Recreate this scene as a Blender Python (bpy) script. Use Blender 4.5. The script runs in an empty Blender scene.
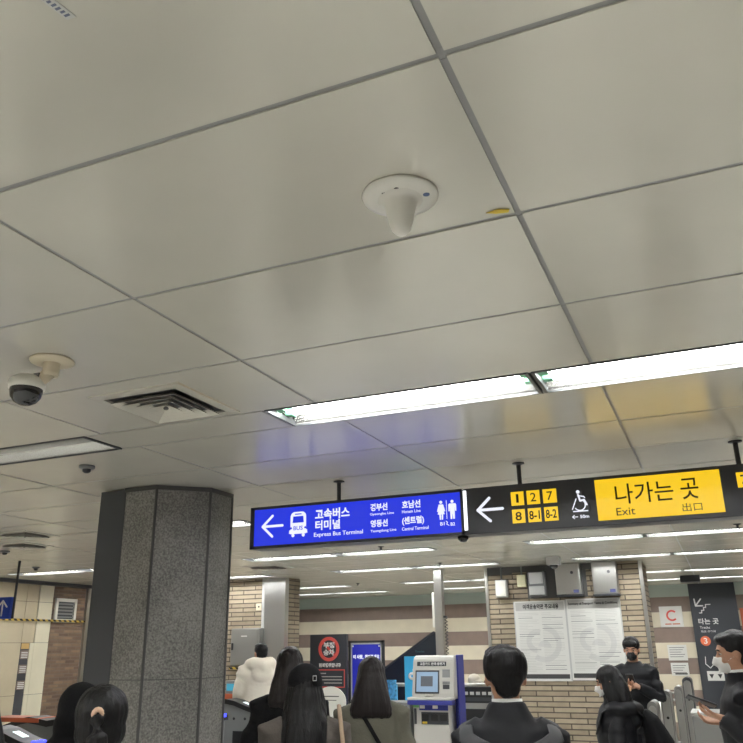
import bpy, bmesh, math, random
from mathutils import Vector, Matrix, noise
random.seed(7)
PI = math.pi
SC = bpy.context.scene
COL = SC.collection

# ------------------------------------------------------------------ camera, world, exposure
EYE = 1.70
CEIL = 2.70
yaw, pitch, roll = -0.40179, 0.33803, -0.014808
fw = Vector((math.sin(yaw)*math.cos(pitch), math.cos(yaw)*math.cos(pitch), math.sin(pitch)))
rt = Vector((math.cos(yaw), -math.sin(yaw), 0))
up = rt.cross(fw)
rt2 = rt*math.cos(roll) + up*math.sin(roll)
up2 = up*math.cos(roll) - rt*math.sin(roll)
cam_data = bpy.data.cameras.new('camera')
cam_data.sensor_width = 36
cam_data.lens = 778.82/743*36
cam_data.clip_start = 0.02
cam = bpy.data.objects.new('camera', cam_data)
COL.objects.link(cam)
M = Matrix((rt2, up2, -fw)).transposed().to_4x4()
M.translation = Vector((0, 0, EYE))
cam.matrix_world = M
SC.camera = cam
world = bpy.data.worlds.new('world')
world.use_nodes = True
world.node_tree.nodes['Background'].inputs[0].default_value = (0.8, 0.85, 1, 1)
world.node_tree.nodes['Background'].inputs[1].default_value = 0.02
SC.world = world
SC.view_settings.view_transform = 'Standard'
SC.view_settings.look = 'None'
SC.view_settings.gamma = 1
SC.view_settings.exposure = 0.0
SC.view_settings.use_curve_mapping = False
TUBE = 52.0           # strength of the fluorescent tubes

# ------------------------------------------------------------------ materials
def srgb(r, g, b):
    f = lambda c: (c/255/12.92) if c/255 <= 0.04045 else ((c/255+0.055)/1.055)**2.4
    return (f(r), f(g), f(b), 1)

def mat(name, col, rough=0.5, metal=0.0, var=0.0, vscale=8, bump=0.0, bscale=60, spec=0.5, stretch=(1,1,1), aniso=0, trans=0):
    m = bpy.data.materials.new(name); m.use_nodes = True
    nt = m.node_tree; N = nt.nodes; L = nt.links
    p = N['Principled BSDF']
    p.inputs['Base Color'].default_value = col
    p.inputs['Roughness'].default_value = rough
    p.inputs['Metallic'].default_value = metal
    p.inputs['Specular IOR Level'].default_value = spec
    if trans: p.inputs['Transmission Weight'].default_value = trans
    if var or bump:
        tc = N.new('ShaderNodeTexCoord'); mp = N.new('ShaderNodeMapping')
        mp.inputs['Scale'].default_value = stretch
        L.new(tc.outputs['Object'], mp.inputs[0])
    if var:
        n = N.new('ShaderNodeTexNoise'); n.inputs['Scale'].default_value = vscale; n.inputs['Detail'].default_value = 5
        L.new(mp.outputs[0], n.inputs['Vector'])
        mx = N.new('ShaderNodeMix'); mx.data_type = 'RGBA'
        a = tuple(max(0, c*(1-var)) for c in col[:3])+(1,); b = tuple(min(1, c*(1+var)) for c in col[:3])+(1,)
        mx.inputs[6].default_value = a; mx.inputs[7].default_value = b
        cr = N.new('ShaderNodeMapRange'); cr.inputs[1].default_value = 0.3; cr.inputs[2].default_value = 0.7
        L.new(n.outputs[0], cr.inputs[0]); L.new(cr.outputs[0], mx.inputs[0]); L.new(mx.outputs[2], p.inputs['Base Color'])
    if bump:
        n2 = N.new('ShaderNodeTexNoise'); n2.inputs['Scale'].default_value = bscale; n2.inputs['Detail'].default_value = 4
        L.new(mp.outputs[0], n2.inputs['Vector'])
        bp = N.new('ShaderNodeBump'); bp.inputs['Strength'].default_value = bump; bp.inputs['Distance'].default_value = 0.01
        L.new(n2.outputs[0], bp.inputs['Height']); L.new(bp.outputs[0], p.inputs['Normal'])
    return m

def emat(name, col, strength, base=None):
    m = bpy.data.materials.new(name); m.use_nodes = True
    p = m.node_tree.nodes['Principled BSDF']
    p.inputs['Base Color'].default_value = base or (0.02, 0.02, 0.02, 1)
    p.inputs['Roughness'].default_value = 0.25
    p.inputs['Emission Color'].default_value = col
    p.inputs['Emission Strength'].default_value = strength
    return m

def brick_mat(name, c1, c2, mortar, bw=0.2, bh=0.065, mo=0.007, axis='x'):
    m = bpy.data.materials.new(name); m.use_nodes = True
    nt = m.node_tree; N = nt.nodes; L = nt.links; p = N['Principled BSDF']
    tc = N.new('ShaderNodeTexCoord'); sp = N.new('ShaderNodeSeparateXYZ'); cb = N.new('ShaderNodeCombineXYZ')
    L.new(tc.outputs['Object'], sp.inputs[0])
    ad = N.new('ShaderNodeMath'); ad.operation = 'ADD'
    L.new(sp.outputs[0], ad.inputs[0]); L.new(sp.outputs[1], ad.inputs[1])
    L.new(ad.outputs[0], cb.inputs[0]); L.new(sp.outputs[2], cb.inputs[1])
    b = N.new('ShaderNodeTexBrick')
    b.inputs['Scale'].default_value = 1; b.inputs['Brick Width'].default_value = bw; b.inputs['Row Height'].default_value = bh
    b.inputs['Mortar Size'].default_value = mo; b.inputs['Color1'].default_value = c1; b.inputs['Color2'].default_value = c2
    b.inputs['Mortar'].default_value = mortar; b.inputs['Mortar Smooth'].default_value = 0.2
    L.new(cb.outputs[0], b.inputs['Vector'])
    n = N.new('ShaderNodeTexNoise'); n.inputs['Scale'].default_value = 9; n.inputs['Detail'].default_value = 6
    L.new(cb.outputs[0], n.inputs['Vector'])
    mx = N.new('ShaderNodeMix'); mx.data_type = 'RGBA'; mx.blend_type = 'MULTIPLY'; mx.inputs[0].default_value = 0.5
    L.new(b.outputs['Color'], mx.inputs[6]); L.new(n.outputs[0], mx.inputs[7])
    mr = N.new('ShaderNodeMapRange'); mr.inputs[3].default_value = 0.5; mr.inputs[4].default_value = 1.5
    L.new(n.outputs[0], mr.inputs[0]); L.new(mr.outputs[0], mx.inputs[7])
    L.new(mx.outputs[2], p.inputs['Base Color'])
    bp = N.new('ShaderNodeBump'); bp.inputs['Strength'].default_value = 0.8; bp.inputs['Distance'].default_value = 0.01; bp.invert = True
    L.new(b.outputs['Fac'], bp.inputs['Height']); L.new(bp.outputs[0], p.inputs['Normal'])
    p.inputs['Roughness'].default_value = 0.7
    return m

def granite_mat(name, dark, light, rough=0.35):
    m = bpy.data.materials.new(name); m.use_nodes = True
    nt = m.node_tree; N = nt.nodes; L = nt.links; p = N['Principled BSDF']
    tc = N.new('ShaderNodeTexCoord')
    n = N.new('ShaderNodeTexNoise'); n.inputs['Scale'].default_value = 90; n.inputs['Detail'].default_value = 3
    n2 = N.new('ShaderNodeTexNoise'); n2.inputs['Scale'].default_value = 3; n2.inputs['Detail'].default_value = 6
    L.new(tc.outputs['Object'], n.inputs['Vector']); L.new(tc.outputs['Object'], n2.inputs['Vector'])
    a = N.new('ShaderNodeMath'); a.operation = 'MULTIPLY_ADD'; a.inputs[1].default_value = 0.5
    L.new(n2.outputs[0], a.inputs[0]); L.new(n.outputs[0], a.inputs[2])
    cr = N.new('ShaderNodeMapRange'); cr.inputs[1].default_value = 0.55; cr.inputs[2].default_value = 0.95
    L.new(a.outputs[0], cr.inputs[0])
    mx = N.new('ShaderNodeMix'); mx.data_type = 'RGBA'; mx.inputs[6].default_value = dark; mx.inputs[7].default_value = light
    L.new(cr.outputs[0], mx.inputs[0]); L.new(mx.outputs[2], p.inputs['Base Color'])
    p.inputs['Roughness'].default_value = rough
    return m

def stripe_tape_mat():
    m = bpy.data.materials.new('hazard_tape'); m.use_nodes = True
    nt = m.node_tree; N = nt.nodes; L = nt.links; p = N['Principled BSDF']
    tc = N.new('ShaderNodeTexCoord'); sp = N.new('ShaderNodeSeparateXYZ'); L.new(tc.outputs['Object'], sp.inputs[0])
    a = N.new('ShaderNodeMath'); a.operation = 'ADD'; L.new(sp.outputs[0], a.inputs[0]); L.new(sp.outputs[1], a.inputs[1])
    a2 = N.new('ShaderNodeMath'); a2.operation = 'ADD'; L.new(a.outputs[0], a2.inputs[0]); L.new(sp.outputs[2], a2.inputs[1])
    f = N.new('ShaderNodeMath'); f.operation = 'PINGPONG'; f.inputs[1].default_value = 0.055; L.new(a2.outputs[0], f.inputs[0])
    g = N.new('ShaderNodeMath'); g.operation = 'GREATER_THAN'; g.inputs[1].default_value = 0.0275; L.new(f.outputs[0], g.inputs[0])
    mx = N.new('ShaderNodeMix'); mx.data_type = 'RGBA'; mx.inputs[6].default_value = (0.02, 0.018, 0.015, 1); mx.inputs[7].default_value = srgb(205, 175, 70)
    L.new(g.outputs[0], mx.inputs[0]); L.new(mx.outputs[2], p.inputs['Base Color'])
    return m

MT = {}
MT['ceil'] = mat('ceiling_panel', srgb(214, 211, 198), 0.24, 0.22, var=0.03, vscale=3, spec=0.6)
MT['groove'] = mat('ceiling_runner', srgb(140, 140, 138), 0.5)
MT['floor'] = mat('terrazzo_floor', srgb(226, 225, 220), 0.35, var=0.08, vscale=60)
MT['steel'] = mat('brushed_steel', srgb(190, 190, 186), 0.28, 0.9, bump=0.05, bscale=40, stretch=(8, 8, 0.4))
MT['steel_dull'] = mat('dull_steel', srgb(150, 150, 147), 0.42, 0.7)
MT['white'] = mat('white_paint', srgb(225, 224, 218), 0.35)
MT['cream'] = mat('cream_plastic', srgb(214, 203, 178), 0.4)
MT['offwhite'] = mat('offwhite_plastic', srgb(222, 220, 210), 0.3)
MT['black'] = mat('black_paint', srgb(30, 31, 33), 0.4)
MT['darkgrey'] = mat('dark_grey_metal', srgb(52, 54, 57), 0.4)
MT['charcoal'] = mat('charcoal_panel', srgb(48, 52, 58), 0.45)
MT['graphite'] = mat('graphite_sheet', srgb(66, 68, 72), 0.5)
MT['grey'] = mat('grey_plastic', srgb(120, 122, 122), 0.45)
MT['lightgrey'] = mat('light_grey_metal', srgb(185, 186, 184), 0.4)
MT['beige_tile'] = mat('beige_stone', srgb(196, 184, 158), 0.22, var=0.08, vscale=2)
MT['pale_tile'] = mat('pale_stone', srgb(222, 216, 192), 0.25, var=0.04, vscale=3)
MT['stripe_dark'] = mat('brown_tile', srgb(132, 116, 106), 0.35, var=0.08, vscale=5)
MT['stripe_light'] = mat('cream_tile', srgb(214, 205, 182), 0.35, var=0.05, vscale=4)
MT['stripe_green'] = mat('sage_wall', srgb(178, 190, 182), 0.5)
MT['brick_tan'] = brick_mat('tan_brick', srgb(162, 149, 127), srgb(138, 125, 105), srgb(78, 69, 58), bw=0.42, mo=0.008)
MT['brick_dark'] = brick_mat('brown_brick', srgb(132, 108, 86), srgb(92, 74, 62), srgb(112, 98, 84), bw=0.2, bh=0.05)
MT['granite'] = granite_mat('grey_granite', srgb(92, 91, 88), srgb(150, 148, 143))
MT['joint'] = mat('dark_joint', srgb(78, 78, 77), 0.6)
MT['tape'] = stripe_tape_mat()
MT['tube'] = emat('fluorescent_tube', (0.985, 0.99, 1.0, 1), TUBE, (0.9, 0.9, 0.9, 1))
MT['tube_off'] = mat('unlit_tube', srgb(205, 203, 196), 0.3)
MT['reflector'] = mat('lamp_reflector', srgb(215, 215, 212), 0.2, 0.75)
MT['socket'] = mat('lamp_socket', srgb(120, 190, 150), 0.4)
MT['frame_dark'] = mat('lamp_frame', srgb(88, 90, 90), 0.4, 0.3)
MT['sign_blue'] = emat('blue_backlit_face', srgb(28, 52, 228), 0.95)
MT['sign_white'] = emat('white_backlit_letters', srgb(240, 243, 255), 1.0)
MT['sign_dark'] = mat('sign_dark_face', srgb(46, 48, 52), 0.35)
MT['sign_yellow'] = emat('yellow_backlit_face', srgb(252, 206, 20), 0.95)
MT['sign_black'] = mat('sign_letter_black', srgb(48, 40, 14), 0.6)
MT['signbar'] = emat('white_light_bar', (0.95, 0.97, 1, 1), 1.6)
MT['blue'] = mat('blue_paint', srgb(40, 48, 130), 0.4)
MT['cyan'] = mat('sky_blue_print', srgb(60, 175, 225), 0.5)
MT['water'] = mat('water_print', srgb(90, 170, 205), 0.5, var=0.5, vscale=25)
MT['poster_blue'] = emat('blue_poster_glow', srgb(48, 52, 170), 0.5, srgb(34, 38, 130))  # notice print with a glow put into its colour
MT['red'] = mat('red_print', srgb(216, 88, 80), 0.5)
MT['orange'] = mat('orange_print', srgb(196, 98, 62), 0.5)
MT['yellow'] = mat('yellow_print', srgb(220, 190, 60), 0.5)
MT['paper'] = mat('white_paper', srgb(218, 218, 213), 0.6)
MT['paper_grey'] = mat('grey_print', srgb(184, 184, 180), 0.6)
MT['crest_grey'] = mat('pale_grey_print', srgb(206, 206, 203), 0.6)
MT['ink'] = mat('dark_ink', srgb(60, 60, 60), 0.6)
MT['printwhite'] = mat('white_print', srgb(228, 228, 226), 0.5)
MT['darkglass'] = mat('dark_dome_glass', srgb(26, 28, 32), 0.06, spec=0.8)
MT['led_blue'] = emat('blue_led', (0.05, 0.06, 1, 1), 3.0)
MT['glow_white'] = emat('white_glow', (0.9, 1, 1, 1), 1.2)  # emissive white for the gate reader plates
MT['screen'] = emat('kiosk_screen', srgb(150, 178, 205), 0.85)
MT['screen_grey'] = emat('kiosk_screen_picture', srgb(92, 98, 105), 0.8)
MT['screen_cyan'] = emat('cyan_screen', srgb(70, 170, 200), 0.8)
MT['green'] = mat('green_print', srgb(110, 170, 100), 0.5)
MT['kiosk'] = mat('kiosk_body', srgb(186, 184, 177), 0.35)
MT['skin'] = mat('skin', srgb(176, 132, 106), 0.5)
MT['hair'] = mat('black_hair', srgb(12, 11, 12), 0.5, spec=0.3, bump=0.4, bscale=120, stretch=(1, 1, 0.06))
MT['hair_brown'] = mat('dark_brown_hair', srgb(25, 19, 18), 0.5, spec=0.3, bump=0.4, bscale=120, stretch=(1, 1, 0.06))
MT['mask_white'] = mat('white_mask', srgb(222, 220, 216), 0.7)
MT['mask_black'] = mat('black_mask', srgb(18, 18, 20), 0.7)
MT['c_black'] = mat('black_cloth', srgb(11, 11, 13), 0.85, spec=0.25, bump=0.3, bscale=90)
MT['c_navy'] = mat('navy_puffer', srgb(15, 16, 20), 0.65, spec=0.3, bump=0.2, bscale=20)
MT['c_white'] = mat('cream_puffer', srgb(222, 214, 198), 0.65, bump=0.3, bscale=25)
MT['c_olive'] = mat('olive_cloth', srgb(92, 90, 78), 0.85, bump=0.3, bscale=90)
MT['c_taupe'] = mat('taupe_cloth', srgb(76, 70, 64), 0.85, bump=0.3, bscale=90)
MT['c_trouser'] = mat('dark_trouser_cloth', srgb(38, 39, 45), 0.85)
MT['c_strap'] = mat('black_webbing', srgb(42, 43, 45), 0.7)
MT['shoe'] = mat('black_shoe', srgb(22, 22, 22), 0.5)
MT['collar'] = mat('white_collar', srgb(232, 232, 230), 0.7)
MT['peach'] = mat('peach_hair_tie', srgb(228, 190, 160), 0.6)
MT['eye'] = mat('eye_white', srgb(150, 138, 128), 0.4)
MT['lips'] = mat('lips', srgb(160, 100, 90), 0.5)

# ------------------------------------------------------------------ mesh helpers
def link(name, bm, m, parent=None, smooth=False):
    me = bpy.data.meshes.new(name)
    bmesh.ops.recalc_face_normals(bm, faces=bm.faces[:])
    if smooth:
        for f in bm.faces: f.smooth = True
    bm.to_mesh(me); bm.free()
    ms = m if isinstance(m, (list, tuple)) else [m]
    for x in ms: me.materials.append(MT[x] if isinstance(x, str) else x)
    o = bpy.data.objects.new(name, me); COL.objects.link(o)
    if parent: o.parent = parent
    return o

def tag(o, label=None, cat=None, group=None, kind=None):
    if label: o['label'] = label
    if cat: o['category'] = cat
    if group: o['group'] = group
    if kind: o['kind'] = kind
    return o

def empty(name, loc=(0, 0, 0), rz=0, label=None, cat=None, group=None):
    o = bpy.data.objects.new(name, None); COL.objects.link(o)
    o.location = loc; o.rotation_euler = (0, 0, rz); o.empty_display_size = 0.1
    return tag(o, label, cat, group)

def copy_tree(o, parent=None):
    c = o.copy(); COL.objects.link(c)
    c.parent = parent
    for ch in list(o.children): copy_tree(ch, c)
    return c

def box(bm, x0, x1, y0, y1, z0, z1, mi=0, bev=0.0):
    vs = [bm.verts.new((x, y, z)) for z in (z0, z1) for y in (y0, y1) for x in (x0, x1)]
    fs = []
    for q in ((0, 2, 3, 1), (4, 5, 7, 6), (0, 1, 5, 4), (2, 6, 7, 3), (0, 4, 6, 2), (1, 3, 7, 5)):
        f = bm.faces.new([vs[i] for i in q]); f.material_index = mi; fs.append(f)
    if bev:
        es = list({e for f in fs for e in f.edges})
        bmesh.ops.bevel(bm, geom=es, offset=bev, segments=2, affect='EDGES', profile=0.5)
    return vs

def B(*boxes, bev=0.0):
    bm = bmesh.new()
    for b in boxes: box(bm, *b[:6], mi=(b[6] if len(b) > 6 else 0), bev=bev)
    return bm

def frame_of(d):
    d = d.normalized()
    a = Vector((0, 0, 1)) if abs(d.z) < 0.9 else Vector((0, 1, 0))
    s = d.cross(a).normalized()
    return s, s.cross(d).normalized()

def tube(bm, pts, radii, seg=12, ref=None, mi=0, closed=False):
    """lofted tube; radii scalars or (a,b): a along 'ref' side axis, b along the other"""
    pts = [Vector(p) for p in pts]; rings = []
    n = len(pts)
    for i, p in enumerate(pts):
        if closed: d = pts[(i+1) % n]-pts[i-1]
        else: d = (pts[min(i+1, n-1)]-pts[max(i-1, 0)])
        d = d.normalized()
        if ref is not None:
            s = Vector(ref) - d*Vector(ref).dot(d); s.normalize(); t = d.cross(s)
        else: s, t = frame_of(d)
        r = radii[i] if isinstance(radii, (list, tuple)) else radii
        a, b = r if isinstance(r, (list, tuple)) else (r, r)
        rings.append([bm.verts.new(p + s*a*math.cos(2*PI*k/seg) + t*b*math.sin(2*PI*k/seg)) for k in range(seg)])
    m = n if closed else n-1
    for i in range(m):
        A, Bq = rings[i], rings[(i+1) % n]
        for k in range(seg):
            f = bm.faces.new((A[k], A[(k+1) % seg], Bq[(k+1) % seg], Bq[k])); f.material_index = mi
    if not closed:
        f = bm.faces.new(rings[0][::-1]); f.material_index = mi
        f = bm.faces.new(rings[-1]); f.material_index = mi

def ellipsoid(bm, c, r, rot=None, seg=20, rings=12, mi=0):
    mtx = Matrix.Translation(Vector(c)) @ (rot.to_4x4() if rot else Matrix.Identity(4)) @ Matrix.Diagonal((r[0], r[1], r[2], 1))
    res = bmesh.ops.create_uvsphere(bm, u_segments=seg, v_segments=rings, radius=1, matrix=mtx)
    for v in res['verts']:
        for f in v.link_faces: f.material_index = mi

def lathe(bm, prof, seg=32, c=(0, 0), mi=0):
    """profile list of (r,z) revolved about vertical axis at c"""
    rings = []
    for r, z in prof:
        if r < 1e-6: rings.append([bm.verts.new((c[0], c[1], z))])
        else: rings.append([bm.verts.new((c[0]+r*math.cos(2*PI*k/seg), c[1]+r*math.sin(2*PI*k/seg), z)) for k in range(seg)])
    for A, Bq in zip(rings, rings[1:]):
        for k in range(seg):
            k2 = (k+1) % seg
            if len(A) == 1 and len(Bq) == 1: continue
            if len(A) == 1: f = bm.faces.new((A[0], Bq[k], Bq[k2]))
            elif len(Bq) == 1: f = bm.faces.new((A[k], A[k2], Bq[0]))
            else: f = bm.faces.new((A[k], A[k2], Bq[k2], Bq[k]))
            f.material_index = mi

def prism_y(bm, poly, y0, y1, mi=0):
    """polygon in XZ extruded from y0 to y1"""
    a = [bm.verts.new((x, y0, z)) for x, z in poly]; b = [bm.verts.new((x, y1, z)) for x, z in poly]
    n = len(poly)
    bm.faces.new(a).material_index = mi; bm.faces.new(b[::-1]).material_index = mi
    for i in range(n): bm.faces.new((a[i], b[i], b[(i+1) % n], a[(i+1) % n])).material_index = mi

def prism_z(bm, poly, z0, z1, mi=0):
    a = [bm.verts.new((x, y, z0)) for x, y in poly]; b = [bm.verts.new((x, y, z1)) for x, y in poly]
    n = len(poly)
    bm.faces.new(a).material_index = mi; bm.faces.new(b[::-1]).material_index = mi
    for i in range(n): bm.faces.new((a[i], b[i], b[(i+1) % n], a[(i+1) % n])).material_index = mi

def disc(cx, cz, r, y0, y1, bm, seg=28, mi=0, a0=0, a1=2*PI, ri=0, rz=None):
    rz = rz or r
    if ri == 0:
        prism_y(bm, [(cx+r*math.cos(a0+(a1-a0)*k/seg), cz+rz*math.sin(a0+(a1-a0)*k/seg)) for k in range(seg)], y0, y1, mi)
    else:
        out = [(cx+r*math.cos(a0+(a1-a0)*k/seg), cz+rz*math.sin(a0+(a1-a0)*k/seg)) for k in range(seg+1)]
        inn = [(cx+(ri)*math.cos(a0+(a1-a0)*k/seg), cz+(rz*ri/r)*math.sin(a0+(a1-a0)*k/seg)) for k in range(seg+1)]
        for k in range(seg): prism_y(bm, [out[k], out[k+1], inn[k+1], inn[k]], y0, y1, mi)

def stroke(bm, pts, w, y0, y1, mi=0):
    """flat thick polyline in XZ made of bars with round joints"""
    for (x0, z0), (x1, z1) in zip(pts, pts[1:]):
        d = Vector((x1-x0, z1-z0)); L = d.length
        if L < 1e-6: continue
        d /= L; n = Vector((-d.y, d.x))*w/2
        prism_y(bm, [(x0+n.x, z0+n.y), (x0-n.x, z0-n.y), (x1-n.x, z1-n.y), (x1+n.x, z1+n.y)], y0, y1, mi)
    for x, z in pts: disc(x, z, w/2, y0, y1, bm, 10, mi)

def text(name, body, x0, x1, z0, z1, y, m, parent=None, bold=0.0, depth=0.002, keep=False):
    """lettering facing -Y, filling the box x0..x1, z0..z1, standing on the plane y"""
    c = bpy.data.curves.new(name, 'FONT'); c.body = body; c.offset = bold; c.extrude = 0.0; c.resolution_u = 3
    t = bpy.data.objects.new(name, c); COL.objects.link(t)
    bpy.context.view_layer.update()
    me = bpy.data.meshes.new_from_object(t.evaluated_get(bpy.context.evaluated_depsgraph_get()))
    bpy.data.objects.remove(t)
    xs = [v.co.x for v in me.vertices]; ys = [v.co.y for v in me.vertices]
    ax, bx, ay, by = min(xs), max(xs), min(ys), max(ys)
    sx = (x1-x0)/(bx-ax); sz = (z1-z0)/(by-ay)
    for v in me.vertices:
        v.co = Vector((x0+(v.co.x-ax)*sx, y, z0+(v.co.y-ay)*sz))
    bm = bmesh.new(); bm.from_mesh(me); bpy.data.meshes.remove(me)
    r = bmesh.ops.extrude_face_region(bm, geom=bm.faces[:])
    for v in r['geom']:
        if isinstance(v, bmesh.types.BMVert): v.co.y -= depth
    return link(name, bm, m, parent)

def struct(name, bm, m, smooth=False):
    return tag(link(name, bm, m, None, smooth), kind='structure')

# ================================================================== THE SETTING
XL, XR, YB, YF = -9.6, 5.0, -6.0, 16.2
struct('floor', B((XL-.1, XR+.1, YB-.1, YF+.1, -0.1, 0)), 'floor')
struct('wall_right', B((XR, XR+.1, YB, YF, 0, CEIL+.25)), 'stripe_dark')
struct('wall_front', B((XL, XR, YB-.1, YB, 0, CEIL+.25)), 'stripe_dark')
bm = bmesh.new()
zs = [0, .32, .59, .86, 1.125, 1.40, 1.67, 1.94, 2.21, 2.48, CEIL+.25]
for i in range(len(zs)-1):
    mi = 2 if i == len(zs)-2 else (0 if (i % 2) == 0 else 1)
    box(bm, XL, XR, YF, YF+.1, zs[i], zs[i+1], mi)
struct('wall_back', bm, ['stripe_dark', 'stripe_light', 'stripe_green'])

# left wall: beige stone slabs, a pale band, then brown brick by the corner
bm = bmesh.new()
ys = [-6.0, -4.4, -2.8, -1.2, .4, 2.0, 3.6, 5.2, 6.8, 8.05, 9.17]
for a, b in zip(ys, ys[1:]):
    for c, d in ((0, 1.08), (1.085, 1.805), (1.81, 2.395), (2.40, CEIL+.25)): box(bm, XL-.1, XL, a+.003, b-.003, c, d, 0)
for c, d in ((0, 1.08), (1.085, 1.805)): box(bm, XL-.1, XL, 9.343, 9.42, c, d, 1)
for c, d in ((1.81, 2.395), (2.40, CEIL+.25)): box(bm, XL-.1, XL, 9.173, 9.40, c, d, 0)
for c, d in ((0, 1.08), (1.085, 1.805), (1.81, 2.395), (2.40, CEIL+.25)): box(bm, XL-.1, XL, 9.423, 9.70, c, d, 1)
box(bm, XL-.12, XL-.02, YB, 9.72, 0, CEIL+.2, 2)
box(bm, XL-.1, XL+.004, 9.70, 10.40, 0, CEIL+.25, 3)
box(bm, XL-.1, XL, 10.40, 10.80, 0, CEIL+.25, 1)
box(bm, XL-.03, XL-.008, 9.173, 9.34, 0, 1.8, 4)
struct('wall_left', bm, ['beige_tile', 'pale_tile', 'joint', 'brick_dark', 'graphite'])
struct('trim_1', B((XL, XL+.05, 10.40, 10.46, 0, CEIL), (XL, XL+.02, 10.50, 10.53, 0, CEIL)), 'steel')
struct('trim_2', B((XL, XL+.10, YB, 10.6, CEIL-.05, CEIL)), 'graphite')

# brick return wall on the left and the brick block that carries the notices
struct('wall_left_return', B((XL, -6.43, 10.8, 11.28, 0, CEIL), (-6.43, -6.08, 10.83, 11.28, 0, CEIL)), 'brick_tan')
struct('wall_notice', B((-2.97, -.89, 11.0, 11.8, 0, CEIL)), 'brick_tan')
struct('trim_3', B((-2.99, -2.95, 10.98, 11.02, 0, CEIL)), 'steel')
struct('trim_4', B((-.92, -.875, 10.985, 11.03, 0, CEIL)), 'steel')
struct('trim_5', B((-6.43, -6.065, 10.79, 10.83, 0, CEIL), (-6.10, -6.065, 10.83, 10.90, 0, CEIL)), 'steel')
struct('trim_6', B((-6.47, -6.43, 10.785, 10.80, 0, CEIL)), 'lightgrey')

# ---------- ceiling: metal panels in rows with lamp strips between every four rows
P = 0.598
strips = [(-5.0, -4.71), (-2.325, -2.035), (0.205, 0.495), (2.895, 3.185), (5.575, 5.865), (8.2, 8.49), (10.2, 10.49), (12.8, 13.09), (14.55, 14.84)]
cols = [XL] + [-0.32+1.178*k for k in range(-7, 5) if XL+.3 < -0.32+1.178*k < XR-.1] + [XR]
fix_rows = {}
def pairs(x0s): return [x for x0 in x0s for x in (x0, x0+1.205)]
fix_rows[0] = pairs([-8.6, -5.2, -1.8, 1.6])
fix_rows[1] = pairs([-8.6, -5.2, -1.8, 1.6])
fix_rows[2] = pairs([-8.6, -5.2, -1.8, 1.6])
fix_rows[3] = [-8.58, -7.375, -5.19, -3.985] + pairs([-1.757, 1.65])
fix_rows[4] = [-4.76, -3.45] + pairs([-1.4, 1.9])
fix_rows[5] = [-9.02, -7.8] + pairs([-5.23, -1.80, 1.65])
fix_rows[6] = [-9.0, -7.3] + pairs([-5.02, -1.65, 1.7])
fix_rows[7] = pairs([-8.4, -5.0, -1.65, 1.7])
fix_rows[8] = pairs([-8.4, -5.0, -1.65, 1.7])
LEN = 1.19
rows = []
ye = YB
for s0, s1 in strips:
    n = max(1, round((s0-ye)/P)); h = (s0-ye)/n
    rows += [(ye+i*h, ye+(i+1)*h) for i in range(n)]
    ye = s1
n = max(1, round((YF-ye)/P)); h = (YF-ye)/n
rows += [(ye+i*h, ye+(i+1)*h) for i in range(n)]
bm = bmesh.new()
G = 0.0075; GA = 0.0070
def panel(x0, x1, y0, y1):
    if x1-x0 < .03: return
    dz = [random.uniform(-.0012, .0012) for _ in range(4)]
    z0 = CEIL
    vs = box(bm, x0+G, x1-G, y0+GA, y1-GA, z0, z0+.02, 0)
    for v, d in zip(vs[:4], dz): v.co.z += d
for (a, b) in rows:
    for c, d in zip(cols, cols[1:]): panel(c, d, a, b)
for e in sorted({round(v, 4) for ab in rows for v in ab}): box(bm, XL, XR, e-.014, e+.014, CEIL+.0030, CEIL+.010, 1)
for c in cols:
    for a, b in rows: box(bm, c-.0141, c+.0141, a+.015, b-.015, CEIL+.0025, CEIL+.0095, 1)
for i, (s0, s1) in enumerate(strips):
    xs = sorted(fix_rows[i]); cur = XL
    for x in xs:
        if x-cur > .05: panel(cur, x-.008, s0, s1)
        cur = x+LEN+.008
    if cur < XR: panel(cur, XR, s0, s1)
struct('ceiling', bm, ['ceil', 'groove'])
struct('trim_7', B((XL, XR, YB, YF, CEIL+.2, CEIL+.25)), 'joint')

# ================================================================== LAMPS
def make_fixture(lit=True):
    t = empty('fluorescent_ceiling_light')
    bm = bmesh.new()                       # trough: sloped reflector sides and a flat back
    W, H, L = .139, .085, LEN
    prof = [(-W, 0), (-W+.018, .012), (-.062, H), (.062, H), (W-.018, .012), (W, 0)]
    th = .004
    outer = [(-W-.001, 0), (-W-.001, H+th), (W+.001, H+th), (W+.001, 0)]
    loop = prof + outer[::-1]
    v = []
    for x in (0, L): v.append([bm.verts.new((x, y, z)) for y, z in prof])
    for k in range(len(prof)-1): bm.faces.new((v[0][k], v[0][k+1], v[1][k+1], v[1][k]))
    bm.faces.new(v[0]); bm.faces.new(v[1])
    link('reflector', bm, 'reflector', t)
    fr = .012
    link('frame', B((0, L, -W-.004, -W+.004, -.004, .01), (0, L, W-.004, W+.004, -.004, .01),
                    (-.002, fr, -W, W, -.004, .02), (L-fr, L+.002, -W, W, -.004, .02)), 'frame_dark', t)
    for y in (-.045, .045):
        bm = bmesh.new(); tube(bm, [(.05, y, .045), (L-.05, y, .045)], .0155, 10)
        link('tube', bm, 'tube' if lit else 'tube_off', t, True)
        for x in (.013, L-.05):
            link('socket', B((x, x+.037, y-.02, y+.02, .02, .075)), 'socket', t)
    return t
proto = make_fixture(True); proto_off = make_fixture(False)
used = {True: False, False: False}
rowname = ['rearmost row', 'row at the back', 'row overhead', 'big bright row above the signs', 'row partly hidden behind the signs',
           'third row, just below the signs', 'fourth row behind the signs', 'second last row before the striped wall', 'last row before the striped wall']
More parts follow.
